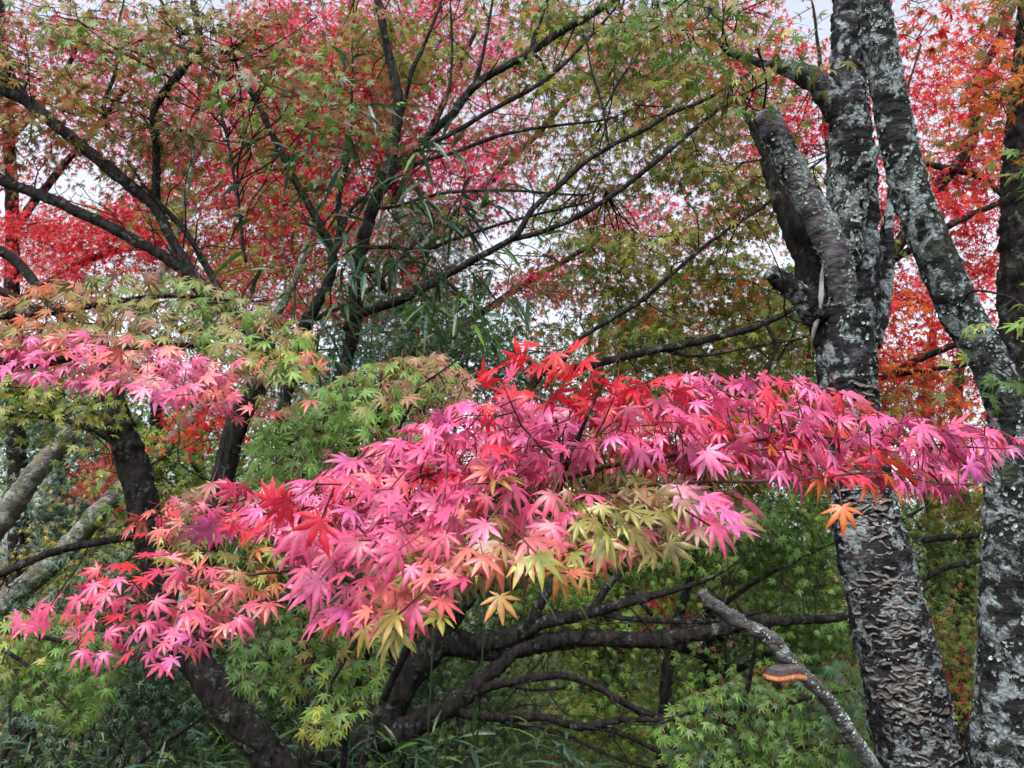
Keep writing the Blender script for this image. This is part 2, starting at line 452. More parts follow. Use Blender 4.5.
# ------------------------------------------------------------------ tree builder
class Tree:
    def __init__(s, name, label, cat, foot, bark, group=None):
        s.foot = np.array([foot[0], foot[1], float(ground_z(foot[0], foot[1])) - 0.02])
        s.root = thing(name, s.foot, label, cat, group)
        s.bark = bark
        s.pts, s.prad = [], []
        s.tw = Geo()
        s.seed = abs(hash(label)) % 1000 if False else (sum(map(ord, label)) % 997)
    def limb(s, rows, name='branch', mat=None, label=None, seg=None, rough=0.22, fine=0.0012, from_ground=False, cap=True, world=None, step=None, taper=True):
        """rows: (px, py, depth, width in px)"""
        if world is None:
            rows = [tuple(r) for r in rows]
            pts = [P(r[0], r[1], r[2]) for r in rows]
            rad = [0.5 * r[3] * r[2] / F for r in rows]
        else:
            pts, rad = world
        if from_ground:
            pts = [s.foot - np.array([0, 0, 0.1])] + pts
            rad = [rad[0] * 1.45] + rad
        if taper and len(pts) > 2 and rad[-1] < 0.018:
            v = pts[-1] - pts[-2]; v = v / np.linalg.norm(v) * min(.28, max(.1, rad[-1] * 30))
            k = np.array([rng.normal(0, .2), rng.normal(0, .2), .15]) * np.linalg.norm(v)
            pts = list(pts) + [pts[-1] + v * .5 + k * .3, pts[-1] + v + k]
            rad = list(rad) + [rad[-1] * .6, rad[-1] * .2]
        g = Geo()
        rm = max(rad)
        seg = seg or (48 if rm > 0.07 else 20 if rm > 0.025 else 9)
        step = step or (0.012 if rm > 0.07 else 0.022 if rm > 0.02 else 0.04)
        c, r = tube(g, pts, rad, seg, step, rough, fine, cap, seed=s.seed + len(s.pts), wander=0.0 if rm > .07 else 0.012)
        s.pts.append(c); s.prad.append(r)
        return part(name, g, mat or s.bark, s.root, label, smooth=True)
    def near(s, p):
        if not hasattr(s, '_all') or s._n != len(s.pts):
            s._all = np.concatenate(s.pts); s._n = len(s.pts)
        d = ((s._all - p) ** 2).sum(1)
        return s._all[np.argmin(d)]
    def twig(s, a, b, r0=0.006, r1=0.002, sag=0.05):
        L = np.linalg.norm(b - a)
        n = 4
        t = np.linspace(0, 1, n)[:, None]
        pts = a + (b - a) * t
        pts[1:-1] += rng.normal(0, 0.06 * L, (n - 2, 3))
        pts[:, 2] += np.sin(t[:, 0] * np.pi) * sag * L
        tube(s.tw, pts, np.linspace(r0, r1, n), 4, max(0.05, L / 9), cap=False)
        return pts
    def crown(s, geo, regions, kind='lo', size=0.05, nleaf=70, crad=0.36, thick=0.07, twigs=True, face=0.45, out=None, jit=0.45):
        """regions: px, py, rx, ry, depth, depth spread, leaf layers over that area, palette"""
        for (px, py, rx, ry, d, dd, cover, pl) in regions:
            pl = pal(pl)
            sp = size * F / d
            cover = cover * (3.9 if kind == 'lo' else 2.45 if nleaf > 50 else 2.1)
            n = max(1, int(round(cover * math.pi * rx * ry / (nleaf * 0.8 * sp * sp))))
            a = rng.uniform(0, 2 * np.pi, n); q = np.sqrt(rng.uniform(0, 1, n))
            cd = d + rng.uniform(-dd, dd, n)
            ctr = P(px + rx * q * np.cos(a), py + ry * q * np.sin(a), cd)
            ctr[:, 2] = np.maximum(ctr[:, 2], ground_z(ctr[:, 0], ctr[:, 1]) + 0.25)
            for c in ctr:
                cr = crad * rng.uniform(0.6, 1.25)
                m = int(nleaf * rng.uniform(0.6, 1.4))
                # a flat layered spray, tilted a little
                tilt = unit(np.array([rng.normal(0, .22), rng.normal(-.12, .22), 1.0]))
                ax = unit(np.cross(tilt, np.array([0.2, 1, 0.1]))); ay = np.cross(tilt, ax)
                aa = rng.uniform(0, 2 * np.pi, m); rr = np.sqrt(rng.uniform(0, 1, m)) * cr * (1 + 0.35 * np.sin(aa * 3 + rng.uniform(0, 6)))
                lift = rng.normal(0, thick * rng.uniform(.5, 1.2), m) - 0.35 * rr ** 2 / cr
                dirv = np.cos(aa)[:, None] * ax + np.sin(aa)[:, None] * ay
                pos = c + dirv * rr[:, None] + tilt * lift[:, None]
                nr = tilt * (1 - face) + face * np.array([0, -1, .1]) + 0.35 * dirv + rng.normal(0, jit, (m, 3))
                tp = dirv + np.array([0, 0, -0.6]) + rng.normal(0, .3, (m, 3))
                main = pick(pl, 1)
                k1 = np.where(rng.uniform(size=(m, 1)) < 0.62, main, pick(pl, m))
                c1 = shade(k1); c0 = shade(np.where(rng.uniform(size=(m, 1)) < 0.7, k1, pick(pl, m)), .1)
                add_leaves(geo, kind, pos, nr, tp, size * rng.uniform(0.7, 1.2, m), c0, c1)
                if twigs:
                    b = s.near(c)
                    if np.linalg.norm(b - c) > 1.9: b = c + (b - c) * (1.2 / np.linalg.norm(b - c))
                    w = s.twig(b, c, 0.0035 + 0.0012 * min(4, np.linalg.norm(b - c)), 0.002)
                    for _ in range(3):
                        a2 = rng.uniform(0, 6.28)
                        s.twig(w[2] if rng.uniform() < .4 else c, c + (math.cos(a2) * ax + math.sin(a2) * ay) * cr * 0.85, 0.0025, 0.0012, 0.02)
    def shoots(s, per_m=5.0):
        for c, r in list(zip(s.pts, s.prad)):
            seg = np.linalg.norm(np.diff(c, axis=0), axis=1).sum()
            t = unit(np.gradient(c, axis=0))
            for _ in range(rng.poisson(per_m * seg)):
                i = rng.integers(1, len(c))
                if r[i] > .07: continue
                d = unit(np.cross(t[i], rng.normal(0, 1, 3)) + .7 * t[i] + [0, 0, .25])
                L = rng.uniform(.12, .6)
                w = s.twig(c[i] + d * r[i] * .7, c[i] + d * L, min(.0045, r[i] * .5), .0012, -.05)
                for k in (1, 2, 3):
                    if rng.uniform() < .7:
                        s.twig(w[k], w[k] + unit(d + rng.normal(0, .6, 3)) * L * .5, .002, .0009, -.03)
    def finish(s, geo=None, mat=None, name='crown', label=None, twig_mat=None):
        if geo is not None and geo.n: part(name, geo, mat or LEAF_FAR, s.root, label)
        if s.tw.n: part('twigs', s.tw, twig_mat or BARK_TWIG, s.root, smooth=True, kind='stuff')

def at_ground(px, d):
    """a foot on the ground below picture column px at depth d"""
    p = P(px, 700, d)
    return (p[0], p[1])

# ------------------------------------------------------------------ cherry tree with the bracket fungi (right)
ch = Tree('cherry_tree', 'thick dark cherry trunk crusted with rows of small grey shelf fungi', 'tree', at_ground(1000, 2.55), BARK_CHERRY)
ctrunk = [(925, 768, 2.55, 81), (906, 690, 2.55, 75.7), (887, 610, 2.56, 73.9), (868, 530, 2.58, 65.1), (857, 460, 2.6, 56.3), (850, 400, 2.6, 52.8),
          (847, 350, 2.6, 54.6), (847, 300, 2.62, 56.3), (850, 240, 2.64, 52.8), (852, 180, 2.67, 45.8), (850, 130, 2.7, 40.5), (848, 80, 2.72, 31.7), (847, 30, 2.74, 29), (850, -40, 2.78, 26.4), (858, -160, 2.85, 19.4)]
ch.limb(ctrunk, 'trunk', seg=72, rough=0.10, fine=0.006, from_ground=True, step=0.01)
ch.limb([(832, 345, 2.62, 30), (815, 285, 2.64, 32), (798, 238, 2.66, 28), (782, 200, 2.68, 20), (770, 168, 2.7, 16), (762, 150, 2.72, 9)], mat=BARK_MAPLE, rough=.18, fine=.004, label='blackened dead stem behind the sawn limb')
saw = ch.limb([(847, 310, 2.58, 26), (838, 265, 2.54, 29), (825, 230, 2.52, 29), (805, 195, 2.5, 27), (784, 152, 2.48, 26), (763, 112, 2.46, 25)], 'sawn_limb', BARK_SAWN, 'pale lichened limb with a sawn off end', taper=False, rough=.1, fine=.002, seg=40, step=.01)
ch.limb([(846, 128, 2.7, 30), (838, 108, 2.7, 27), (824, 88, 2.71, 25), (806, 74, 2.73, 22), (786, 66, 2.75, 17), (768, 64, 2.77, 11), (745, 58, 2.79, 7), (728, 50, 2.8, 6), (716, 32, 2.82, 4), (708, 8, 2.85, 3)], rough=.14, fine=.003)
ch.limb([(848, 270, 2.56, 26), (852, 230, 2.54, 24), (860, 188, 2.53, 20), (869, 160, 2.52, 15), (874, 150, 2.52, 11)], 'lichened_stub', BARK_LICHEN, 'short stub wrapped in pale green lichen', taper=False, rough=.2, fine=.006, seg=40, step=.01)
ch.limb([(818, 318, 2.6, 26), (803, 298, 2.58, 23), (786, 284, 2.56, 20), (770, 272, 2.54, 17)], 'broken_stub', taper=False, rough=.2, fine=.006, seg=40, step=.01)
ch.limb([(872, 345, 2.66, 18), (882, 300, 2.7, 16), (885, 250, 2.73, 15), (890, 210, 2.76, 9), (897, 170, 2.8, 6)], rough=.2, fine=.003)
ch.limb([(823, 266, 2.545, 2), (820, 285, 2.55, 5), (816, 312, 2.555, 6), (813, 330, 2.56, 4), (812, 342, 2.57, 2)], 'bare_wood', WOOD_PALE, 'strip of pale bare wood', taper=False, rough=.2, seg=14)
# pale rings of lichen on the sawn end
gf = Geo()
def flake(geo, c, nrm, r, col):
    k = 11
    nrm = unit(nrm); a = unit(np.cross(nrm, np.array([.3, .2, .9]))); b = np.cross(nrm, a)
    th = np.arange(k) / k * 2 * np.pi + rng.uniform(0, 6)
    rr = r * rng.uniform(.55, 1.2, k)
    rim = c + (np.cos(th)[:, None] * a + np.sin(th)[:, None] * b) * rr[:, None] + nrm * (rng.uniform(0.1, .55, k) * r)[:, None]
    mid = c + (np.cos(th)[:, None] * a + np.sin(th)[:, None] * b) * rr[:, None] * .5 + nrm * (rng.uniform(.02, .25, k) * r)[:, None]
    v = np.vstack([c + nrm * r * .05, mid, rim])
    i = np.arange(k); j = (i + 1) % k
    cc = np.clip(np.array(col) * np.exp(rng.normal(0, .2)), 0, .7)
    geo.add(v, [np.stack([0 * i, 1 + i, 1 + j], -1), np.stack([1 + i, 1 + k + i, 1 + k + j, 1 + j], -1)], np.vstack([cc * .7, np.tile(cc * .85, (k, 1)), np.tile(cc * 1.1, (k, 1))]))
def lichen_on(tree, idx, n, lo, hi, rmin, rmax, geo, side=None, col=(.36, .42, .39)):
    """scatter small ruffled lichen lobes in clumps over limb idx, between fractions lo..hi of it"""
    c, r = tree.pts[idx], tree.prad[idx]
    t = unit(np.gradient(c, axis=0))
    for _ in range(n // 9):
        i0 = int(len(c) * rng.uniform(lo, hi)); a0 = rng.uniform(0, 6.28) if side is None else rng.normal(side, .9)
        for _ in range(9):
            i = int(np.clip(i0 + rng.normal(0, 2.2) * .012 / max(1e-4, np.linalg.norm(c[1] - c[0])), 0, len(c) - 1))
            a = a0 + rng.normal(0, .25)
            u = unit(np.cross(t[i], np.array([0, 1.0, 0.0]))); w = np.cross(t[i], u)   # u sideways, w towards / away
            d = math.cos(a) * u + math.sin(a) * w
            if d[1] > .75: continue
            flake(geo, c[i] + d * r[i] * 1.0, d + rng.normal(0, .3, 3), rng.uniform(rmin, rmax), col)
lichen_on(ch, 4, 700, .1, 1, .003, .009, gf)
lichen_on(ch, 2, 500, .1, 1, .003, .007, gf)
lichen_on(ch, 0, 1500, .15, .8, .003, .007, gf)
part('lichen', gf, LICHEN, ch.root, kind='stuff')

# shelf fungi: half discs with a pale wavy rim
def shelf(geo, c, out, r, th, tilt, base=(.062, .058, .057), rim=(.17, .16, .152)):
    out = unit(out); up = unit(np.array([0, 0, 1.0]) + tilt); up = unit(up - out * (up @ out)); sd_ = np.cross(out, up)
    k = 11
    a = np.linspace(-1.62, 1.62, k)
    wav = 1 + .12 * np.sin(a * rng.uniform(2.5, 5) + rng.uniform(0, 6)) + rng.normal(0, .03, k)
    zz = .18 * r * np.sin(a * rng.uniform(2, 4) + rng.uniform(0, 6))
    rows, cols = [], []
    for fr, h, cc in ((0.0, .22, base), (.45, .12, np.array(base) * 1.5), (.72, -.02, np.array(base) * .8), (.88, -.12, np.array(base) * 1.7), (1.0, -.22, rim), (.94, -.22 - th / r, np.array(rim) * .8), (.25, -.1 - th / r * 1.6, np.array(base))):
        R = r * fr * wav
        p = c - out * .012 + np.sin(a)[:, None] * sd_ * (R * 1.15)[:, None] + np.cos(a)[:, None] * out * R[:, None] + up * (h * r + zz * fr)[:, None]
        rows.append(p); cols.append(np.tile(np.array(cc), (k, 1)))
    v = np.concatenate(rows); n = len(rows)
    i = np.arange(n * k).reshape(n, k)
    geo.add(v, [np.stack([i[:-1, :-1], i[1:, :-1], i[1:, 1:], i[:-1, 1:]], -1).reshape(-1, 4)], np.concatenate(cols) * np.exp(rng.normal(0, .22)))
def shelf_spots():
    c, r = ch.pts[0], ch.prad[0]
    scr_y = []
    zf = CP * (c[:, 1]) + SP * (c[:, 2] - EYE[2]); vv = -SP * c[:, 1] + CP * (c[:, 2] - EYE[2])
    py = H / 2 - vv / zf * F
    t = unit(np.gradient(c, axis=0))
    out = []
    while len(out) < 700:
        y = rng.uniform(492, 800) if rng.uniform() < .9 else rng.uniform(380, 492)
        i = int(np.argmin(abs(py - y)))
        ang = rng.normal(-.28, .42)
        if ang > .75 or ang < -1.4: continue
        d = unit(np.array([math.sin(ang), -math.cos(ang), 0.0])); d = unit(d - t[i] * (d @ t[i]))
        p = c[i] + d * r[i] * .98
        rad = rng.uniform(.011, .024)
        if any(np.linalg.norm(p - q[0]) < .55 * (rad + q[2]) * 1.05 for q in out[-700:]): 
            if rng.uniform() < .93: continue
        out.append((p, d, rad))
    return out
spots = shelf_spots()
spots.sort(key=lambda q: -q[2])
rest = Geo()
for i, (p, d, rad) in enumerate(spots):
    g = Geo() if i < 100 else rest
    shelf(g, p, d + rng.normal(0, .12, 3), rad, rng.uniform(.003, .006), rng.normal(0, .28, 3))
    if i < 100: part('shelf_fungus', g, FUNGUS, ch.root, smooth=True)
part('shelf_fungi', rest, FUNGUS, ch.root, smooth=True, kind='stuff')
cg = Geo()
ch.crown(cg, [(770, 82, 62, 40, 2.5, .3, 1.1, 'olive3 green3 ygreen1 rust.6'), (745, 20, 70, 30, 2.9, .4, 1.0, 'olive2 orange1 dusty1.5 green1'),
              (700, 30, 50, 50, 3.3, .4, .8, 'olive2 green2'), (890, 10, 60, 30, 3.2, .3, .6, 'olive1 red1 orange1')], 'mid', 0.043, 34, .22, .04)
ch.shoots(1.5)
ch.finish(cg, LEAF_GREEN)

# ------------------------------------------------------------------ second trunk at the right, covered in lichen
lt = Tree('lichened_tree', 'leaning tree trunk in pale blue grey lichen near the right edge', 'tree', at_ground(1012, 2.3), BARK_LICHEN)
lt.limb([(1012, 790, 2.3, 68.8), (1010, 720, 2.3, 60.8), (1009, 650, 2.3, 56), (1008, 580, 2.3, 49.6), (1008, 510, 2.3, 41.6), (1010, 455, 2.3, 36.8), (1006, 405, 2.3, 35.2), (988, 360, 2.3, 35.2), (962, 315, 2.3, 36.8), (938, 262, 2.3, 36.8),
         (917, 210, 2.3, 35.2), (900, 150, 2.31, 33.6), (886, 80, 2.32, 32), (874, 10, 2.33, 29.6), (864, -60, 2.35, 27.2), (850, -180, 2.4, 20.8)], 'trunk', seg=72, rough=.09, fine=.004, from_ground=True, step=.01)
lf = Geo()
lichen_on(lt, 0, 3200, .12, .95, .0025, .0075, lf, col=(.26, .31, .30))
part('lichen', lf, LICHEN, lt.root, kind='stuff')
lt.limb([(1012, 450, 2.3, 20), (1040, 400, 2.3, 16), (1075, 340, 2.3, 12), (1110, 250, 2.3, 8)])
lg = Geo()
lt.crown(lg, [(1020, 310, 14, 50, 1.9, .12, 1.3, 'green3 lgreen2 ygreen'), (1018, 140, 34, 50, 2.1, .2, .9, 'green2 olive2 orange.6'), (1022, 370, 12, 25, 1.9, .1, .8, 'green3')], 'mid', .045, 20, .13, .03)
lt.finish(lg, LEAF_GREEN)

# ------------------------------------------------------------------ leaning dead branch with the orange bracket
dl = Tree('dead_branch', 'leaning dead grey branch with a broken top and lichen patches', 'dead branch', at_ground(940, 2.42), BARK_DEAD)
dl.limb([(700, 591, 2.2, 9), (712, 601, 2.2, 12), (728, 614, 2.21, 14), (750, 628, 2.23, 15), (772, 640, 2.25, 15), (785, 655, 2.26, 14), (799, 671, 2.28, 13), (820, 694, 2.3, 13), (846, 728, 2.34, 14), (878, 772, 2.38, 15), (905, 830, 2.4, 18), (930, 940, 2.42, 22)], 'stem', rough=.12, fine=.0025, seg=28, step=.012)
dl.limb([(762, 634, 2.24, 8), (775, 648, 2.24, 8), (786, 662, 2.26, 9), (792, 668, 2.28, 6)], 'side_ridge', taper=False, rough=.2, seg=14)
df = Geo(); lichen_on(dl, 0, 500, .05, .75, .002, .006, df)
part('lichen', df, LICHEN, dl.root, kind='stuff')
dl.finish()
# the big bracket: dark cap above, orange cream growing edge
bf_c = P(793, 671, 2.268)
bf = thing('bracket_fungus', bf_c, 'dark capped bracket fungus with an orange rim on the leaning dead branch', 'fungus')
def half_loaf(profile, R, squash, cols):
    g = Geo(); k = 26
    a = np.linspace(-math.pi / 2, math.pi / 2, k)
    out = unit(np.array([-1.0, -.55, 0])); sd_ = np.array([out[1], -out[0], 0]) * -1; up = np.array([0, 0, 1.0])
    rows, cc = [], []
    for (fr, z), col in zip(profile, cols):
        wv = 1 + .03 * np.sin(a * 7 + fr) + .05 * np.sin(a * 3 + 1) + .02 * np.sin(a * 13)
        rows.append(bf_c + out * .012 + np.cos(a)[:, None] * out * (fr * R * wv)[:, None] * 1.55 + np.sin(a)[:, None] * sd_ * (fr * R * squash * wv)[:, None] + up[None] * (z + .0035 * np.sin(a * 5 + 2) * fr)[:, None])
        cc.append(np.tile(np.array(col), (k, 1)))
    n = len(rows); i = np.arange(n * k).reshape(n, k)
    g.add(np.concatenate(rows), [np.stack([i[:-1, :-1], i[1:, :-1], i[1:, 1:], i[:-1, 1:]], -1).reshape(-1, 4)], np.concatenate(cc))
    return g
part('cap', half_loaf([(.03, .026), (.35, .024), (.55, .019), (.62, .019), (.8, .012), (.9, .010), (1.0, .001), (1.0, -.004)], .062, .95, [(.05, .045, .047)] * 3 + [(.085, .075, .075)] * 2 + [(.04, .033, .033)] * 2 + [(.10, .04, .03)]), FUNGUS, bf, smooth=True)
part('pore_rim', half_loaf([(1.0, -.004), (1.05, -.008), (1.05, -.014), (.98, -.020), (.6, -.022), (.05, -.022)], .062, .95, [(.22, .07, .035), (.42, .15, .065), (.50, .23, .12), (.46, .20, .10), (.26, .13, .07), (.2, .1, .06)]), FUNGUS, bf, smooth=True)

# ------------------------------------------------------------------ far right dark trunk at the edge
dk = Tree('edge_tree', 'dark tree trunk half cut off by the right edge behind green leaves', 'tree', at_ground(1030, 3.6), BARK_MAPLE)
dk.limb([(1028, 800, 3.6, 56), (1024, 600, 3.6, 50), (1022, 400, 3.6, 46), (1022, 250, 3.6, 40), (1022, 150, 3.62, 32), (1028, 50, 3.65, 24), (1034, -60, 3.7, 18)], 'trunk', rough=.14, fine=.005, from_ground=True)
dg = Geo()
dk.crown(dg, [(1005, 50, 45, 80, 3.3, .3, 1.6, 'rust2 orange2 olive2'), (990, 140, 40, 60, 3.8, .3, .6, 'orange2 olive1 red1')], 'mid', .045, 40, .25, .05)
dk.finish(dg)

# ------------------------------------------------------------------ left forked maple
m1 = Tree('forked_maple', 'forked maple leaning left from the bottom edge with dark limbs spreading above', 'maple tree', at_ground(310, 3.0), BARK_MAPLE)
m1.limb([(288, 800, 3.0, 36), (264, 752, 3.05, 34), (226, 703, 3.1, 32), (192, 656, 3.15, 32), (168, 605, 3.2, 30), (152, 548, 3.25, 31), (143, 508, 3.25, 30), (131, 460, 3.3, 30), (116, 412, 3.3, 24), (106, 370, 3.35, 16), (100, 335, 3.4, 11)], 'trunk', rough=.13, fine=.004, from_ground=True)
m1.limb([(200, 668, 3.15, 22.1), (199, 600, 3.25, 22.1), (213, 510, 3.3, 21.2), (228, 455, 3.35, 21.2), (247, 404, 3.4, 20.4), (268, 366, 3.45, 18.7), (262, 338, 3.5, 17), (232, 314, 3.55, 17), (205, 292, 3.6, 16.1), (186, 270, 3.6, 16.1)], rough=.13)
m1.limb([(190, 274, 3.6, 14.4), (165, 258, 3.65, 11), (110, 228, 3.7, 11), (50, 200, 3.75, 11), (0, 178, 3.8, 10.2), (-60, 150, 3.85, 7.65), (-130, 100, 3.9, 4.25)])
m1.limb([(194, 280, 3.6, 12.8), (172, 240, 3.65, 9.35), (157, 208, 3.7, 10.2), (125, 182, 3.7, 11.9), (80, 145, 3.75, 11.9), (30, 105, 3.8, 11.9), (0, 92, 3.85, 10.2), (-60, 60, 3.9, 6.8)])
m1.limb([(158, 210, 3.7, 7.65), (157, 150, 3.7, 7.65), (155, 108, 3.75, 7.65), (178, 75, 3.8, 8.5), (198, 45, 3.85, 8.5), (195, 15, 3.9, 7.65), (188, -30, 3.95, 5.1)])
m1.limb([(232, 316, 3.56, 7.65), (212, 276, 3.6, 6.8), (185, 230, 3.66, 5.95), (168, 212, 3.68, 5.1)])
m1.limb([(30, 105, 3.8, 7.65), (10, 70, 3.85, 6.8), (0, 40, 3.9, 5.95), (-15, 0, 3.95, 4.25)])
m1.limb([(108, 128, 3.75, 5.1), (105, 100, 3.75, 4.25), (115, 60, 3.8, 3.4), (120, 20, 3.85, 2.55)])
m1.limb([(198, 40, 3.85, 5.1), (175, 25, 3.9, 4.25), (160, 0, 3.95, 3.4)])
m1.limb([(246, 262, 3.55, 3.4), (240, 225, 3.6, 3.4), (232, 160, 3.65, 3.4), (219, 100, 3.7, 2.55)])
m1.limb([(134, 462, 3.3, 10.2), (112, 440, 3.3, 8.5), (90, 428, 3.3, 6.8), (50, 420, 3.3, 5.1), (0, 416, 3.3, 4.25), (-60, 420, 3.3, 2.55)])
m1.limb([(150, 530, 3.25, 9.35), (128, 535, 3.2, 7.65), (90, 541, 3.2, 7.65), (50, 553, 3.2, 7.65), (0, 576, 3.2, 8.5), (-50, 600, 3.2, 6.8)])
m1.limb([(182, 588, 3.1, 3.4), (181, 605, 3.1, 10.2), (178, 622, 3.12, 11.9), (176, 640, 3.14, 3.4)], 'bare_wood', WOOD_PALE, 'pale torn patch on the trunk', taper=False, rough=.2)
g1 = Geo()
m1.crown(g1, [(60, 70, 120, 65, 3.9, .5, 1.3, 'olive3 ygreen1 rust1 dusty.7'), (150, 110, 80, 60, 3.8, .4, .7, 'olive3 green1 dusty1'), (230, 35, 110, 40, 3.9, .4, 1.6, 'olive3 green1 rust.7 dusty.7'),
              (300, 88, 60, 22, 2.9, .25, 2.2, 'lgreen3 paleg1 green2 dusty.4'), (60, 140, 60, 40, 4.1, .4, .5, 'olive2 rust1'), (40, 18, 40, 18, 2.6, .2, 1.2, 'green3'), (330, 140, 50, 30, 3.6, .3, .8, 'olive2 green2 dusty.8'),
              (45, 398, 85, 24, 3.3, .3, 2.2, 'green2 ygreen2 olive1'), (150, 470, 50, 40, 3.7, .3, .8, 'ygreen2 green2')], 'mid', .04, 40, .26, .04)
m1.shoots(6)
m1.finish(g1, LEAF_GREEN)

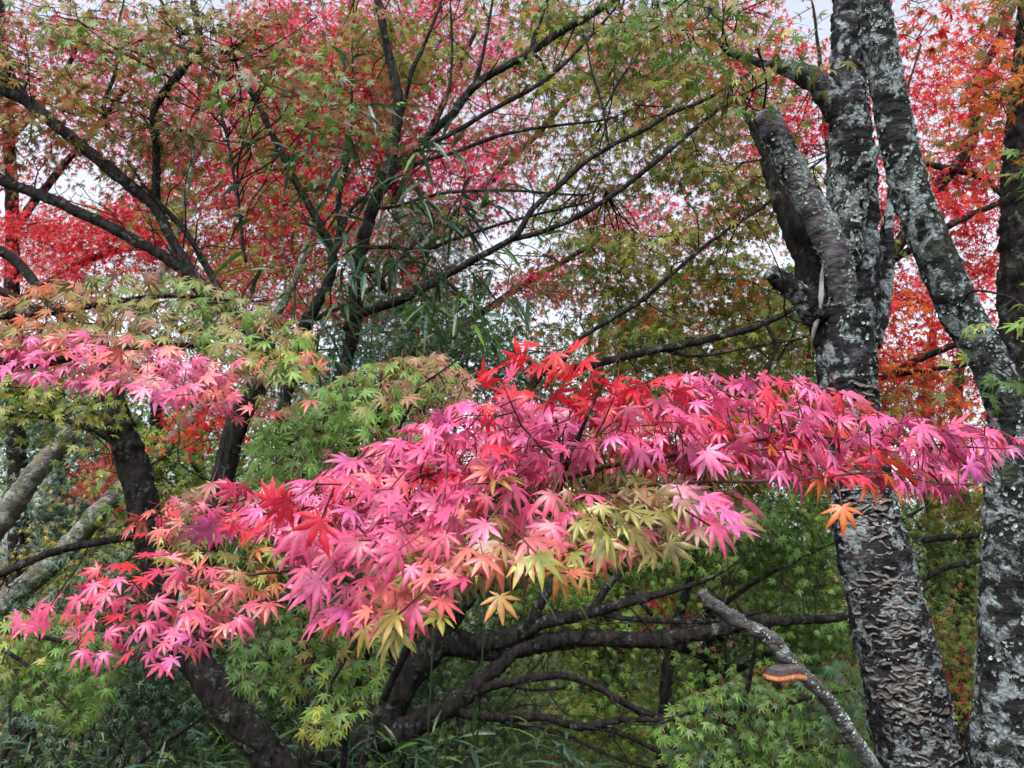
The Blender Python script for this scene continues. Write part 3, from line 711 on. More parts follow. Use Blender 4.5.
# ------------------------------------------------------------------ centre maple: many stems from one foot, low limbs to the right
m2 = Tree('spreading_maple', 'spreading maple with many dark stems and long low limbs reaching right', 'maple tree', at_ground(305, 3.55), BARK_MAPLE)
m2.limb([(318, 775, 3.55, 52.7), (348, 745, 3.55, 42.5), (376, 730, 3.55, 35.7), (395, 700, 3.58, 32.3), (417, 664, 3.6, 30.6), (445, 642, 3.62, 28.9), (477, 648, 3.62, 23.8), (515, 648, 3.62, 20.4), (552, 641, 3.6, 17.8), (582, 637, 3.6, 17), (639, 640, 3.6, 16.1), (696, 634, 3.6, 15.3), (741, 625, 3.62, 13.6), (790, 620, 3.65, 10.2), (842, 617, 3.7, 7.65), (900, 600, 3.8, 5.1)], 'trunk', rough=.14, fine=.003, from_ground=True)
L2 = [
 [(345, 750, 3.5, 36.5), (376, 742, 3.47, 25.4), (414, 725, 3.45, 23.8), (451, 706, 3.45, 20.6), (481, 680, 3.5, 17.5), (504, 662, 3.55, 13.5), (520, 645, 3.6, 7.92)],
 [(478, 690, 3.48, 10.3), (515, 682, 3.45, 8.71), (560, 675, 3.45, 7.92), (597, 686, 3.45, 7.13), (631, 705, 3.45, 7.13), (665, 717, 3.45, 5.54), (700, 720, 3.45, 3.17)],
 [(452, 708, 3.44, 11.9), (476, 716, 3.42, 9.54), (515, 716, 3.42, 8.71), (552, 718, 3.4, 7.92), (582, 727, 3.4, 7.92), (620, 720, 3.4, 6.34), (657, 720, 3.4, 4.75), (700, 716, 3.4, 2.38)],
 [(570, 724, 3.4, 6.34), (612, 730, 3.4, 5.54), (657, 750, 3.4, 4.75), (702, 768, 3.4, 3.96), (740, 790, 3.4, 3.17)],
 [(480, 690, 3.48, 4.75), (500, 720, 3.44, 4.75), (560, 735, 3.4, 3.96), (620, 762, 3.4, 3.17)],
 [(455, 708, 3.44, 3.96), (463, 740, 3.42, 3.96), (475, 765, 3.4, 3.17), (490, 790, 3.4, 3.17)],
 [(470, 646, 3.6, 20.6), (500, 640, 3.6, 17.5), (522, 634, 3.6, 15), (545, 622, 3.6, 14.2), (582, 615, 3.6, 12.7), (627, 604, 3.6, 9.54), (672, 592, 3.6, 6.34), (705, 580, 3.6, 3.96)],
 [(590, 612, 3.6, 7.92), (609, 586, 3.6, 7.13), (627, 566, 3.6, 6.34), (648, 540, 3.62, 3.96), (670, 510, 3.65, 2.38)],
 [(528, 628, 3.6, 12.7), (541, 598, 3.6, 10.3), (556, 577, 3.62, 7.92), (582, 562, 3.65, 5.54), (640, 556, 3.7, 3.96)],
 [(600, 614, 3.6, 5.54), (640, 620, 3.6, 5.54), (680, 622, 3.6, 5.54), (720, 620, 3.62, 3.96), (760, 612, 3.65, 3.17)],
 [(425, 655, 3.6, 22.1), (455, 615, 3.62, 17.5), (474, 588, 3.64, 15), (492, 520, 3.68, 12.7), (512, 440, 3.7, 10.3), (541, 374, 3.72, 8.71), (582, 367, 3.74, 7.92), (640, 353, 3.76, 7.92), (704, 342, 3.78, 7.13), (764, 324, 3.8, 6.34), (803, 303, 3.84, 4.75), (840, 280, 3.9, 3.17)],
 [(560, 368, 3.74, 4.75), (575, 342, 3.76, 4.75), (612, 319, 3.78, 4.75), (642, 300, 3.8, 4.75), (672, 274, 3.8, 3.96), (704, 246, 3.82, 3.96), (745, 217, 3.84, 3.96), (786, 187, 3.86, 3.17), (820, 160, 3.9, 2.38)],
 [(660, 348, 3.77, 3.17), (690, 356, 3.77, 3.17), (740, 350, 3.77, 2.38), (790, 340, 3.8, 2.38)],
 [(765, 322, 3.8, 3.96), (775, 345, 3.78, 3.17), (768, 370, 3.77, 3.17), (760, 395, 3.76, 2.38)],
 # upright stems
 [(332, 765, 3.58, 26.9), (306, 665, 3.68, 19.8), (300, 580, 3.74, 17.5), (306, 480, 3.78, 15.8), (326, 410, 3.8, 14.2), (345, 365, 3.84, 14.2), (355, 310, 3.88, 13.5), (360, 250, 3.9, 12.7), (374, 205, 3.92, 12.7), (388, 172, 3.94, 12.7), (396, 130, 3.95, 11.1), (398, 95, 3.97, 10.3), (392, 65, 3.99, 9.54), (383, 25, 4.02, 7.92), (374, -20, 4.05, 6.34)],
 [(384, 180, 3.93, 9.54), (405, 160, 4.0, 9.54), (425, 140, 4.03, 8.71), (450, 115, 4.06, 8.71), (475, 85, 4.1, 7.92), (520, 58, 4.14, 7.13), (570, 28, 4.18, 6.34), (612, 0, 4.22, 5.54), (660, -30, 4.26, 3.96)],
 [(474, 86, 4.1, 4.75), (483, 55, 4.12, 3.96), (490, 20, 4.15, 3.17), (494, -20, 4.2, 2.38)],
 [(530, 52, 4.15, 3.96), (541, 20, 4.18, 3.17), (549, -10, 4.2, 2.38)],
 [(420, 148, 4.02, 5.54), (459, 131, 4.04, 4.75), (496, 109, 4.06, 4.75), (534, 86, 4.08, 4.75), (560, 67, 4.1, 3.96), (584, 44, 4.12, 3.17), (610, 15, 4.15, 2.38)],
 [(405, 166, 4.0, 4.75), (447, 154, 4.02, 3.96), (489, 139, 4.04, 3.96), (545, 127, 4.06, 3.17), (600, 120, 4.1, 2.38)],
 [(430, 136, 4.0, 3.17), (446, 100, 4.0, 3.17), (452, 60, 4.05, 3.17), (450, 10, 4.1, 2.38)],
 [(346, 330, 3.86, 9.54), (357, 316, 3.84, 8.71), (395, 302, 3.82, 8.71), (432, 283, 3.8, 7.92), (470, 262, 3.8, 7.13), (511, 238, 3.8, 6.34), (530, 212, 3.8, 5.54), (552, 191, 3.82, 5.54), (582, 165, 3.84, 5.54), (609, 148, 3.86, 4.75), (639, 131, 3.88, 4.75), (669, 114, 3.9, 3.96), (702, 101, 3.92, 3.96), (740, 80, 3.95, 2.38)],
 [(509, 240, 3.8, 5.54), (545, 229, 3.78, 5.54), (582, 214, 3.77, 5.54), (620, 191, 3.76, 5.54), (657, 161, 3.75, 4.75), (696, 127, 3.75, 4.75), (730, 101, 3.75, 3.17), (760, 85, 3.76, 2.38)],
 [(360, 248, 3.9, 4.75), (395, 247, 3.9, 3.96), (432, 247, 3.9, 3.96), (507, 222, 3.9, 3.17), (575, 206, 3.9, 2.38)],
 [(374, 208, 3.92, 3.96), (395, 206, 3.92, 3.17), (444, 193, 3.95, 3.17), (500, 191, 4.0, 3.17), (575, 195, 4.05, 2.38)],
 [(396, 132, 3.95, 4.75), (410, 75, 4.0, 4.75), (421, 52, 4.02, 3.96), (440, 7, 4.05, 3.17), (448, -20, 4.1, 2.38)],
 [(300, 560, 3.7, 12.7), (287, 465, 3.7, 10.3), (283, 430, 3.7, 9.54), (288, 395, 3.7, 10.3), (300, 347, 3.72, 12.7), (308, 320, 3.73, 11.9), (326, 289, 3.74, 11.1), (333, 258, 3.75, 9.54), (320, 230, 3.76, 8.71), (296, 184, 3.78, 7.13), (277, 142, 3.8, 6.34), (259, 105, 3.82, 5.54), (246, 85, 3.84, 3.96)],
 [(333, 256, 3.75, 6.34), (340, 228, 3.76, 6.34), (338, 200, 3.78, 5.54), (348, 155, 3.8, 4.75), (350, 115, 3.85, 3.17), (352, 70, 3.9, 2.38)],
 [(330, 268, 3.75, 4.75), (340, 238, 3.76, 4.75), (352, 208, 3.8, 4.75), (376, 190, 3.88, 3.96)],
 [(300, 345, 3.72, 4.75), (320, 318, 3.72, 3.96), (345, 306, 3.74, 3.96), (380, 280, 3.76, 3.17), (420, 240, 3.8, 2.38)],
 [(609, 148, 3.86, 3.17), (604, 110, 3.88, 2.38), (592, 70, 3.9, 2.38), (588, 45, 3.92, 1.58)],
 [(604, 110, 3.88, 2.38), (620, 80, 3.9, 2.38), (640, 50, 3.92, 1.58)],
]
for r in L2: m2.limb(r)
g2 = Geo()
m2.crown(g2, [(500, 30, 150, 50, 4.8, .7, 1.4, 'olive4 ygreen3 green2 rust.5'), (640, 60, 120, 70, 4.8, .7, 1.7, 'olive4 ygreen2 green2 orange.4'), (690, 150, 80, 80, 4.6, .6, 1.2, 'olive4 green1 rust.7 ygreen2'),
              (590, 170, 90, 70, 5.0, .6, .5, 'olive3 ygreen2 green1 dusty.7'), (650, 280, 120, 60, 4.6, .6, 1.5, 'olive4 green2 ygreen1.5 rust.7 orange.4'), (570, 280, 60, 50, 4.8, .5, .4, 'olive3 green1 orange.4'),
              (760, 250, 65, 85, 4.6, .6, 1.5, 'olive4 green1 ygreen2 rust.4'), (700, 370, 120, 35, 4.8, .6, 1.4, 'olive2 green2 ygreen1'), (780, 370, 50, 50, 4.4, .5, 1.1, 'olive2 green2 ygreen1'), (500, 150, 60, 50, 5.0, .6, .4, 'olive2 rust2 dusty1'),
              (400, 60, 80, 60, 4.6, .6, .45, 'rust2 olive2 dusty1'), (330, 60, 60, 60, 4.6, .6, .5, 'olive2 dusty2 rust1'), (440, 200, 60, 60, 4.4, .5, .35, 'dusty2 olive2'), (260, 200, 60, 80, 4.6, .6, .5, 'olive2 ygreen1 rust1'), (180, 180, 60, 50, 4.6, .6, .5, 'olive2 ygreen1'),
              (380, 150, 40, 30, 3.5, .3, .7, 'dusty3 olive2 green1')], 'mid', .046, 85, .34, .045)
m2.shoots(5)
m2.finish(g2)

# ------------------------------------------------------------------ background maples
def bg_tree(name, label, px, d, trunk, limbs, regions, size=.06, nleaf=130, crad=.48, bark=BARK_MAPLE, mat=LEAF_FAR, kind='lo', group=None, cat='maple tree', thick=.1):
    t = Tree(name, label, cat, at_ground(px, d), bark, group)
    t.limb(trunk, 'trunk', seg=18, rough=.14, from_ground=True, step=.06)
    for r in limbs: t.limb(r, seg=8, step=.09)
    g = Geo(); t.crown(g, regions, kind, size, nleaf, crad, thick)
    t.finish(g, mat)
    return t
bg_tree('red_maple', 'scarlet maple standing behind the cherry and lichened trunks', 900, 6.2,
        [(890, 700, 6.2, 18), (872, 560, 6.2, 17), (864, 450, 6.2, 15), (868, 340, 6.2, 13), (890, 262, 6.2, 11), (932, 195, 6.2, 12), (970, 146, 6.3, 11), (977, 86, 6.4, 9), (1000, 37, 6.5, 7), (1025, -20, 6.6, 5)],
        [[(868, 342, 6.2, 9), (835, 235, 6.4, 8), (795, 150, 6.6, 6), (740, 70, 6.8, 5), (715, 10, 6.9, 3)], [(835, 235, 6.4, 6), (825, 120, 6.6, 5), (815, 20, 6.7, 3)], [(932, 196, 6.2, 6), (921, 161, 6.2, 5), (900, 120, 6.2, 4), (890, 60, 6.2, 3)], [(921, 163, 6.2, 6), (977, 176, 6.1, 6), (1010, 200, 6.0, 4), (1050, 210, 6.0, 3)],
         [(891, 262, 6.2, 8), (947, 226, 6.0, 7), (1000, 202, 5.9, 6), (1060, 170, 5.8, 4)], [(866, 390, 6.2, 8), (914, 360, 6.0, 7), (955, 345, 5.9, 6), (1000, 330, 5.8, 4)],
         [(866, 380, 6.2, 6), (930, 370, 6.0, 5), (980, 362, 5.9, 4)], [(872, 550, 6.2, 9), (940, 538, 6.0, 7), (985, 534, 5.9, 5), (1040, 520, 5.8, 4)], [(876, 600, 6.2, 8), (940, 570, 6.0, 6), (985, 560, 5.9, 5)]],
        [(965, 50, 85, 70, 6.6, .8, 1.3, 'red4 coral2 orange1 salm1'), (965, 150, 80, 50, 6.6, .8, 1.2, 'red4 coral3 orange1'), (940, 240, 70, 60, 6.5, .8, 1.7, 'red5 coral2 orange1.5'), (930, 320, 65, 50, 6.5, .8, 1.5, 'red4 orange2 coral1'),
         (925, 400, 60, 40, 6.4, .7, 1.6, 'orange3 rust2 red2 olive1'), (1010, 330, 30, 70, 6.6, .6, .7, 'red3 orange1'), (935, 490, 50, 40, 6.4, .6, 1.1, 'olive3 rust.7 green2'), (720, 40, 60, 60, 6.8, .7, .7, 'red3 coral3'), (805, 110, 60, 80, 6.8, .7, 1.1, 'red3 coral2 rust1'), (730, 190, 40, 50, 6.8, .7, .9, 'red3 coral2 rust1')])
bg_tree('red_maple', 'tall crimson pink maple behind the spreading dark stems', 430, 8.2,
        [(430, 640, 8.2, 18), (425, 500, 8.2, 16), (418, 400, 8.2, 14), (410, 300, 8.2, 12), (395, 200, 8.2, 10), (370, 100, 8.2, 10), (350, 0, 8.3, 6)],
        [[(412, 320, 8.2, 11), (350, 250, 8.2, 9), (280, 200, 8.2, 6), (230, 120, 8.2, 4)], [(405, 270, 8.2, 11), (470, 200, 8.2, 9), (540, 130, 8.2, 6), (600, 60, 8.2, 4)], [(415, 360, 8.2, 9), (500, 300, 8.2, 7), (600, 240, 8.2, 5)], [(395, 200, 8.2, 8), (440, 110, 8.2, 6), (480, 20, 8.2, 4)]],
        [(300, 70, 110, 80, 8.4, 1, 1.7, 'coral4 red2 crim2 salm1'), (320, 190, 100, 90, 8.4, 1, 1.6, 'coral4 red3 crim1 salm1'), (430, 90, 100, 90, 8.4, 1, 1.7, 'coral5 crim2 red1 mag1'), (440, 200, 70, 60, 8.4, 1, .8, 'coral4 mag1 crim1'),
         (560, 60, 110, 60, 8.6, 1, .6, 'coral3 mag1 crim1 salm1'), (560, 190, 80, 60, 8.6, 1, .35, 'coral2 mag1 dusty2'), (260, 300, 60, 40, 8.0, .8, 1.8, 'coral3 red3 salm1'), (400, 290, 60, 50, 8.0, .8, 1.2, 'red3 coral2 rust1'),
         (520, 280, 50, 50, 8.4, .8, .5, 'coral3 mag1'), (640, 260, 50, 50, 8.6, .8, .45, 'coral3 salm1'), (640, 200, 50, 40, 8.6, .8, .4, 'mag2 coral2')], .065, 140, .55)
bg_tree('red_maple', 'vivid pink red maple far back at the left edge', 40, 7.6,
        [(20, 640, 7.6, 20), (18, 500, 7.6, 18), (14, 380, 7.6, 16), (12, 280, 7.6, 14), (12, 200, 7.6, 12), (6, 100, 7.6, 11), (0, 0, 7.6, 7)],
        [[(14, 230, 7.6, 9), (60, 170, 7.6, 7), (110, 110, 7.6, 5), (150, 40, 7.6, 4)], [(22, 300, 7.6, 9), (90, 260, 7.6, 7), (170, 240, 7.6, 5)], [(8, 140, 7.6, 7), (60, 80, 7.6, 5), (90, 10, 7.6, 4)]],
        [(80, 245, 110, 38, 7.4, .8, 2.0, 'coral4 red4 salm2'), (70, 130, 110, 60, 7.8, .8, .7, 'coral3 salm1 dusty1'), (70, 40, 120, 50, 7.8, .8, 1.0, 'coral3 crim1 mag1'), (190, 200, 60, 60, 7.8, .8, 1.3, 'coral3 red2'), (190, 100, 60, 60, 7.8, .8, 1.1, 'coral3 crim1'), (20, 330, 60, 40, 7.4, .7, .9, 'red2 orange1 olive1')], .055)
bg_tree('green_maple', 'broad green maple behind the low limbs in the middle', 720, 6.4,
        [(720, 760, 6.4, 28), (715, 660, 6.4, 24), (712, 560, 6.4, 20), (705, 480, 6.4, 15), (700, 400, 6.4, 10)],
        [[(714, 600, 6.4, 10), (760, 560, 6.3, 8), (830, 545, 6.2, 6), (900, 520, 6.1, 4)], [(712, 560, 6.4, 9), (660, 520, 6.3, 7), (590, 500, 6.2, 5)], [(716, 660, 6.4, 9), (640, 640, 6.2, 7), (560, 650, 6.0, 4)], [(717, 680, 6.4, 8), (780, 650, 6.2, 6), (840, 650, 6.0, 4)]],
        [(760, 540, 110, 50, 5.8, .6, 2.2, 'green4 dgreen1 lgreen3 ygreen.5'), (640, 540, 90, 40, 6.2, .7, 1.2, 'green2 ygreen2 lgreen1'), (800, 600, 60, 40, 5.6, .6, 1.6, 'green3 dgreen1 lgreen2'), (560, 560, 80, 40, 6.3, .7, 1.0, 'ygreen2 green2'),
         (620, 400, 110, 40, 6.6, .7, 1.2, 'green3 olive2'), (760, 430, 80, 40, 6.4, .6, 1.5, 'green3 olive1'), (930, 580, 40, 40, 6.2, .5, .9, 'olive3 green2 rust1'), (940, 650, 40, 50, 6.0, .5, 1.2, 'olive3 green2 rust1'), (660, 670, 120, 40, 6.2, .8, .75, 'green2 ygreen2 lgreen2 rust.4'), (560, 730, 120, 40, 6.0, .8, .8, 'green2 ygreen2 lgreen1'), (780, 730, 90, 40, 6.0, .6, 1.2, 'green3 lgreen1')], .052)
bg_tree('green_maple', 'airy light green maple just beyond the low limbs', 660, 4.9,
        [(660, 860, 4.9, 16), (664, 740, 4.9, 14), (670, 650, 4.9, 11), (690, 580, 4.9, 8), (700, 520, 4.9, 5)],
        [[(668, 660, 4.9, 7), (740, 590, 4.8, 5), (800, 560, 4.7, 3)], [(665, 730, 4.9, 7), (600, 690, 4.8, 5), (540, 690, 4.7, 3)], [(672, 640, 4.9, 5), (620, 580, 4.8, 4), (580, 560, 4.8, 2)]],
        [(770, 530, 90, 36, 4.7, .4, .9, 'lgreen3 green3 ygreen.7'), (800, 590, 50, 30, 4.6, .3, .8, 'lgreen2 green3'), (690, 570, 60, 25, 4.8, .4, .7, 'lgreen2 ygreen2 green1'), (570, 585, 60, 20, 4.8, .4, .7, 'lgreen2 ygreen1 green1'), (590, 690, 90, 30, 4.8, .4, .45, 'lgreen2 green2 ygreen1'), (740, 680, 70, 30, 4.7, .4, .6, 'lgreen2 green2 rust.3'), (450, 740, 80, 20, 4.8, .4, .6, 'lgreen2 green2')], .045, 60, .3, kind='mid', mat=LEAF_GREEN, thick=.04)
bg_tree('green_maple', 'yellow green maple behind the forked trunk at left', 215, 6.0,
        [(215, 780, 6.0, 24), (215, 680, 6.0, 21), (220, 580, 6.0, 17), (228, 490, 6.0, 13), (240, 420, 6.0, 8)],
        [[(218, 620, 6, 8), (180, 560, 6, 6), (120, 520, 6, 4)], [(222, 570, 6, 8), (270, 520, 6, 6), (330, 470, 6, 4)], [(225, 510, 6, 6), (190, 460, 6, 4)], [(216, 640, 6, 6), (270, 610, 5.9, 5), (330, 590, 5.8, 4)]],
        [(200, 480, 60, 50, 6.0, .6, 1.8, 'ygreen3 green1 lgreen2'), (240, 560, 80, 50, 5.8, .6, 1.6, 'green2 ygreen2 lgreen1'), (330, 520, 80, 60, 5.8, .6, 1.5, 'green3 dgreen2'), (330, 420, 70, 50, 6.2, .6, 1.0, 'green2 dgreen2 bgreen1'), (210, 420, 40, 12, 5.6, .4, 1.6, 'red3 orange1 salm1'), (430, 330, 90, 50, 6.2, .6, 1.1, 'dgreen2 green2 bgreen2'), (400, 660, 80, 60, 5.8, .6, .9, 'dgreen2 green2')], .05)
# grey leaning trunks, left
def grey(label, px, d, rows, regions):
    t = Tree('grey_tree', label, 'tree', at_ground(px, d), BARK_GREY)
    t.limb(rows, 'trunk', seg=30, rough=.1, fine=.005, step=.03, from_ground=True)
    g = Geo(); t.crown(g, regions, 'lo', .05, 60, .4, .1); t.finish(g)
grey('mossy grey trunk leaning right, nearest the left edge', -70, 6.6, [(-40, 590, 6.6, 24), (7, 514, 6.6, 21.6), (34, 474, 6.6, 20), (60, 446, 6.6, 18.4), (84, 414, 6.6, 16.8), (112, 372, 6.6, 13.6), (150, 300, 6.6, 9.6), (180, 220, 6.7, 6.4), (200, 120, 6.8, 4)],
     [(160, 230, 60, 60, 6.7, .5, .4, 'olive2 rust1 ygreen1')])
grey('mossy grey trunk leaning right, lower and passing behind the forked trunk', -90, 5.8, [(-40, 640, 5.8, 24), (0, 606, 5.8, 22.4), (45, 570, 5.8, 21.6), (75, 540, 5.8, 20), (105, 506, 5.8, 18.4), (150, 462, 5.8, 16), (196, 416, 5.8, 14.4), (240, 365, 5.8, 11.2), (290, 290, 5.9, 8), (320, 200, 6.0, 4.8)],
     [(300, 250, 50, 60, 6.0, .5, .4, 'olive2 rust1 ygreen1')])

# ------------------------------------------------------------------ evergreen and coloured shrubs behind, and the far wood
def shrub(name, label, px, d, regions, size=.06, kind='lo', mat=LEAF_EVER, nleaf=90, crad=.35, thick=.16, group=None):
    t = Tree(name, label, 'shrub', at_ground(px, d), BARK_MAPLE, group)
    top = P(px, min(r[1] for r in regions), d)
    f = t.foot
    for k in range(4):
        e = f + np.array([rng.normal(0, .5), rng.normal(0, .4), max(.6, (top[2] - f[2]) * rng.uniform(.6, .95))])
        t.limb(None, 'stem', world=([f + rng.normal(0, .05, 3) * [1, 1, 0], (f + e) / 2 + rng.normal(0, .1, 3), e], [.03, .02, .008]), seg=8, step=.1)
    g = Geo(); t.crown(g, regions, kind, size, nleaf, crad, thick, jit=.7)
    t.finish(g, mat, name='foliage')
shrub('evergreen_shrub', 'pale glossy evergreen shrub under the grey leaning trunk', 90, 7.5, [(85, 515, 60, 55, 7.5, .5, 2.6, 'bgreen3 paleg2 dgreen1'), (30, 440, 50, 60, 7.9, .5, 1.6, 'bgreen2 paleg1 green1')], .07)
shrub('red_shrub', 'small orange red shrub between the grey trunks', 120, 6.9, [(112, 480, 26, 26, 6.9, .25, 2.2, 'salm2 red1 orange2 pink1')], .05, mat=LEAF_FAR, nleaf=50, crad=.2)
shrub('yellow_shrub', 'yellowish shrub low beside the forked trunk', 80, 6.6, [(90, 560, 60, 40, 6.6, .4, 1.3, 'ygreen2 yell1 green1')], .05, mat=LEAF_FAR)
shrub('evergreen_shrub', 'dark evergreen shrub at the lower left corner', 20, 4.6, [(60, 650, 90, 50, 4.6, .4, 2.0, 'dgreen3 bgreen1'), (120, 600, 60, 60, 5.0, .4, 1.4, 'dgreen3 bgreen1')], .05)
shrub('evergreen_shrub', 'deep green evergreen shrub behind the foot of the forked trunk', 210, 5.2, [(240, 690, 110, 70, 5.2, .5, 1.8, 'dgreen3 green1 bgreen1')], .05)
shrub('evergreen_shrub', 'dark evergreen shrub behind the spreading maple stems', 400, 5.4, [(420, 700, 100, 80, 5.4, .5, 1.2, 'dgreen3 bgreen1 green1'), (370, 560, 70, 60, 5.6, .5, 1.6, 'dgreen3 bgreen1')], .05)
shrub('evergreen_shrub', 'bushy evergreen below the leaning dead branch', 700, 7.5, [(700, 700, 120, 50, 7.5, .6, 1.1, 'green2 dgreen2 bgreen1'), (790, 670, 50, 70, 7.2, .5, 1.4, 'dgreen2 bgreen1')], .06)
shrub('red_shrub', 'low crimson shrub between the two right hand trunks', 950, 6.8, [(955, 690, 22, 30, 6.8, .3, 1.0, 'crim2 rust2 olive1')], .055, mat=LEAF_FAR)
shrub('red_shrub', 'scarlet shrub glimpsed above the long low limb', 690, 9.5, [(680, 600, 60, 22, 9.5, .6, 1.3, 'red2 pink1 rust1')], .06, mat=LEAF_FAR)
shrub('evergreen_shrub', 'bluish evergreen tree behind the bamboo', 400, 7.0, [(410, 250, 70, 60, 7.0, .5, .8, 'bgreen3 paleg1 dgreen1'), (400, 340, 80, 50, 7.0, .5, 1.4, 'bgreen2 dgreen2')], .065)
for lab, px, d, reg in [
    ('leafy green tree behind the mossy grey leaning trunks', 60, 10.6, [(60, 420, 130, 90, 10.6, .9, 1.1, 'green2 olive1 dgreen2 ygreen1'), (220, 400, 120, 70, 10.4, .9, 1.0, 'green2 dgreen2 ygreen1')]),
    ('rosy tree at the back of the upper left canopy', 200, 11.5, [(110, 260, 150, 50, 11.5, .9, .5, 'coral3 salm1 dusty1'), (330, 200, 130, 120, 11.5, .9, .7, 'coral3 crim1 dusty1'), (220, 60, 170, 70, 11.5, .9, .3, 'coral2 dusty1 olive1')]),
    ('dusky red and olive tree at the back of the upper middle canopy', 600, 11.8, [(560, 90, 150, 70, 11.8, .9, .3, 'coral2 dusty1 olive2'), (690, 260, 100, 60, 11.8, .9, .5, 'olive2 dusty1 coral1'), (740, 330, 110, 80, 11.8, .9, .9, 'olive3 green1 rust1'), (720, 80, 90, 90, 11.8, .9, .6, 'coral2 rust1 olive1')]),
    ('scarlet tree at the back behind the right hand trunks', 930, 10.8, [(940, 280, 80, 130, 10.8, .9, .55, 'red3 coral2 orange1'), (930, 80, 60, 80, 10.8, .9, .25, 'red2 coral2')]),
    ('dark green tree filling the gap behind the forked maple', 160, 9.5, [(150, 560, 130, 110, 9.5, .9, 1.3, 'dgreen3 green2 bgreen1'), (130, 420, 90, 60, 9.8, .9, .8, 'green2 ygreen1 olive1')]),
    ('shady green tree behind the spreading maple low limbs', 400, 9.8, [(400, 560, 150, 120, 9.8, .9, 1.4, 'dgreen3 green2 bgreen1'), (420, 370, 110, 80, 9.8, .9, 1.0, 'dgreen2 bgreen2 green1')]),
    ('yellowish green tree seen through the low limbs', 620, 10.2, [(610, 560, 130, 110, 10.2, .9, 1.1, 'green3 ygreen2 dgreen1'), (620, 400, 110, 70, 10.2, .9, 1.0, 'green2 olive2 ygreen1'), (600, 310, 90, 50, 10.2, .9, .6, 'olive2 green1 rust1')]),
    ('green tree behind the cherry trunk', 810, 9.4, [(800, 540, 130, 110, 9.4, .9, 1.4, 'green3 dgreen2 ygreen1'), (780, 370, 90, 80, 9.4, .9, 1.1, 'olive2 green2 ygreen1')]),
    ('olive green tree far back between the two right hand trunks', 960, 9.9, [(960, 590, 90, 110, 9.9, .9, 1.4, 'olive1.5 green3 dgreen2 ygreen.7'), (950, 420, 80, 60, 9.9, .9, 1.0, 'rust2 olive1 orange1')])]:
    bg_tree('green_tree', lab, px, d, [(px, 700, d, 20), (px + 6, 560, d, 17), (px - 4, 430, d, 12), (px + 3, 330, d, 7)], [[(px + 4, 560, d, 8), (px + 50, 500, d, 5), (px + 90, 450, d, 3)], [(px, 500, d, 8), (px - 50, 440, d, 5), (px - 80, 400, d, 3)], [(px + 6, 600, d, 8), (px - 50, 580, d, 5), (px - 100, 570, d, 3)]],
            reg, .07, 90, .6, cat='tree', thick=.16)
ug = Geo(); m = 42000
ux, uy = rng.uniform(-13, 13, m), 3.4 + 16 * rng.uniform(0, 1, m) ** 1.3
un = vnoise(np.stack([ux * .8, uy * .8, 0 * ux], -1), 21)
uz = ground_z(ux, uy) + rng.uniform(0, 1, m) * np.clip(.30 + .45 * un, .05, .8)
uc = np.where((un > .1)[:, None], pick(pal('dgreen4 green2 bgreen1'), m), pick(pal('dgreen3 brown2 olive1 rust.5'), m))
add_leaves(ug, 'lo', np.stack([ux, uy, uz], -1), np.array([0, -.4, .8]) + rng.normal(0, .5, (m, 3)), rng.normal(0, 1, (m, 3)), rng.uniform(.04, .09, m), shade(uc), shade(uc, .25))
tag(alone('undergrowth', ug, LEAF_EVER), 'low dark undergrowth covering the slope under the trees', 'undergrowth', kind='stuff')
fw = Geo()
m = 15000
wx = rng.uniform(-26, 26, m); wy = rng.uniform(17, 30, m)
hh = (1.7 + 1.3 * vnoise(np.stack([wx * .35, wy * .2, 0 * wx], -1), 4) + .9 * vnoise(np.stack([wx * .9, wy * .5, 0 * wx], -1), 6))
wz = ground_z(wx, wy) + np.maximum(.2, hh) * np.sqrt(rng.uniform(0, 1, m)) * 1.05
hue = vnoise(np.stack([wx * .45, wy * .3, 0 * wx + 3], -1), 8)
wc = np.where(hue[:, None] < -.25, C['ygreen'], np.where(hue[:, None] < .25, C['green'], np.where(hue[:, None] < .45, C['paleg'], C['dusty'])))
add_leaves(fw, 'lo', np.stack([wx, wy, wz], -1), rng.normal(0, .6, (m, 3)) + np.array([0, -.4, .7]), rng.normal(0, 1, (m, 3)), rng.uniform(.14, .24, m), shade(wc), shade(wc, .25))
far = alone('far_wood', fw, LEAF_FAR); tag(far, 'far band of pale mixed trees beyond the garden', 'woodland', kind='stuff')

# ------------------------------------------------------------------ bamboo
def lance(geo, pos, dirv, nrm, L, w, col):
    """long narrow leaves, folded along the middle and arching down"""
    n = len(pos)
    dirv = unit(dirv); nrm = unit(nrm - dirv * (nrm * dirv).sum(-1, keepdims=True)); s = np.cross(dirv, nrm)
    ts = np.array([0, .2, .5, .8, 1.0]); ws = np.array([.15, .85, 1.0, .5, 0.02])
    rows = []
    for t, q in zip(ts, ws):
        c = pos + dirv * (L * t)[:, None] + np.array([0, 0, -1.0]) * (L * .35 * t * t)[:, None]
        rows += [c - s * (w * q)[:, None] + nrm * (.25 * w * q)[:, None], c, c + s * (w * q)[:, None] + nrm * (.25 * w * q)[:, None]]
    v = np.stack(rows, 1)                      # n, 15, 3
    f = []
    for k in range(4):
        a = 3 * k
        f += [(a, a + 1, a + 4, a + 3), (a + 1, a + 2, a + 5, a + 4)]
    f = (np.array(f)[None] + (np.arange(n) * 15)[:, None, None]).reshape(-1, 4)
    geo.add(v.reshape(-1, 3), [f], np.repeat(col, 15, axis=0))
bam = thing('bamboo', np.array([*at_ground(370, 3.3), float(ground_z(*at_ground(370, 3.3)))]), 'bamboo with dark narrow drooping leaves among the maple stems', 'bamboo')
bl = Geo()
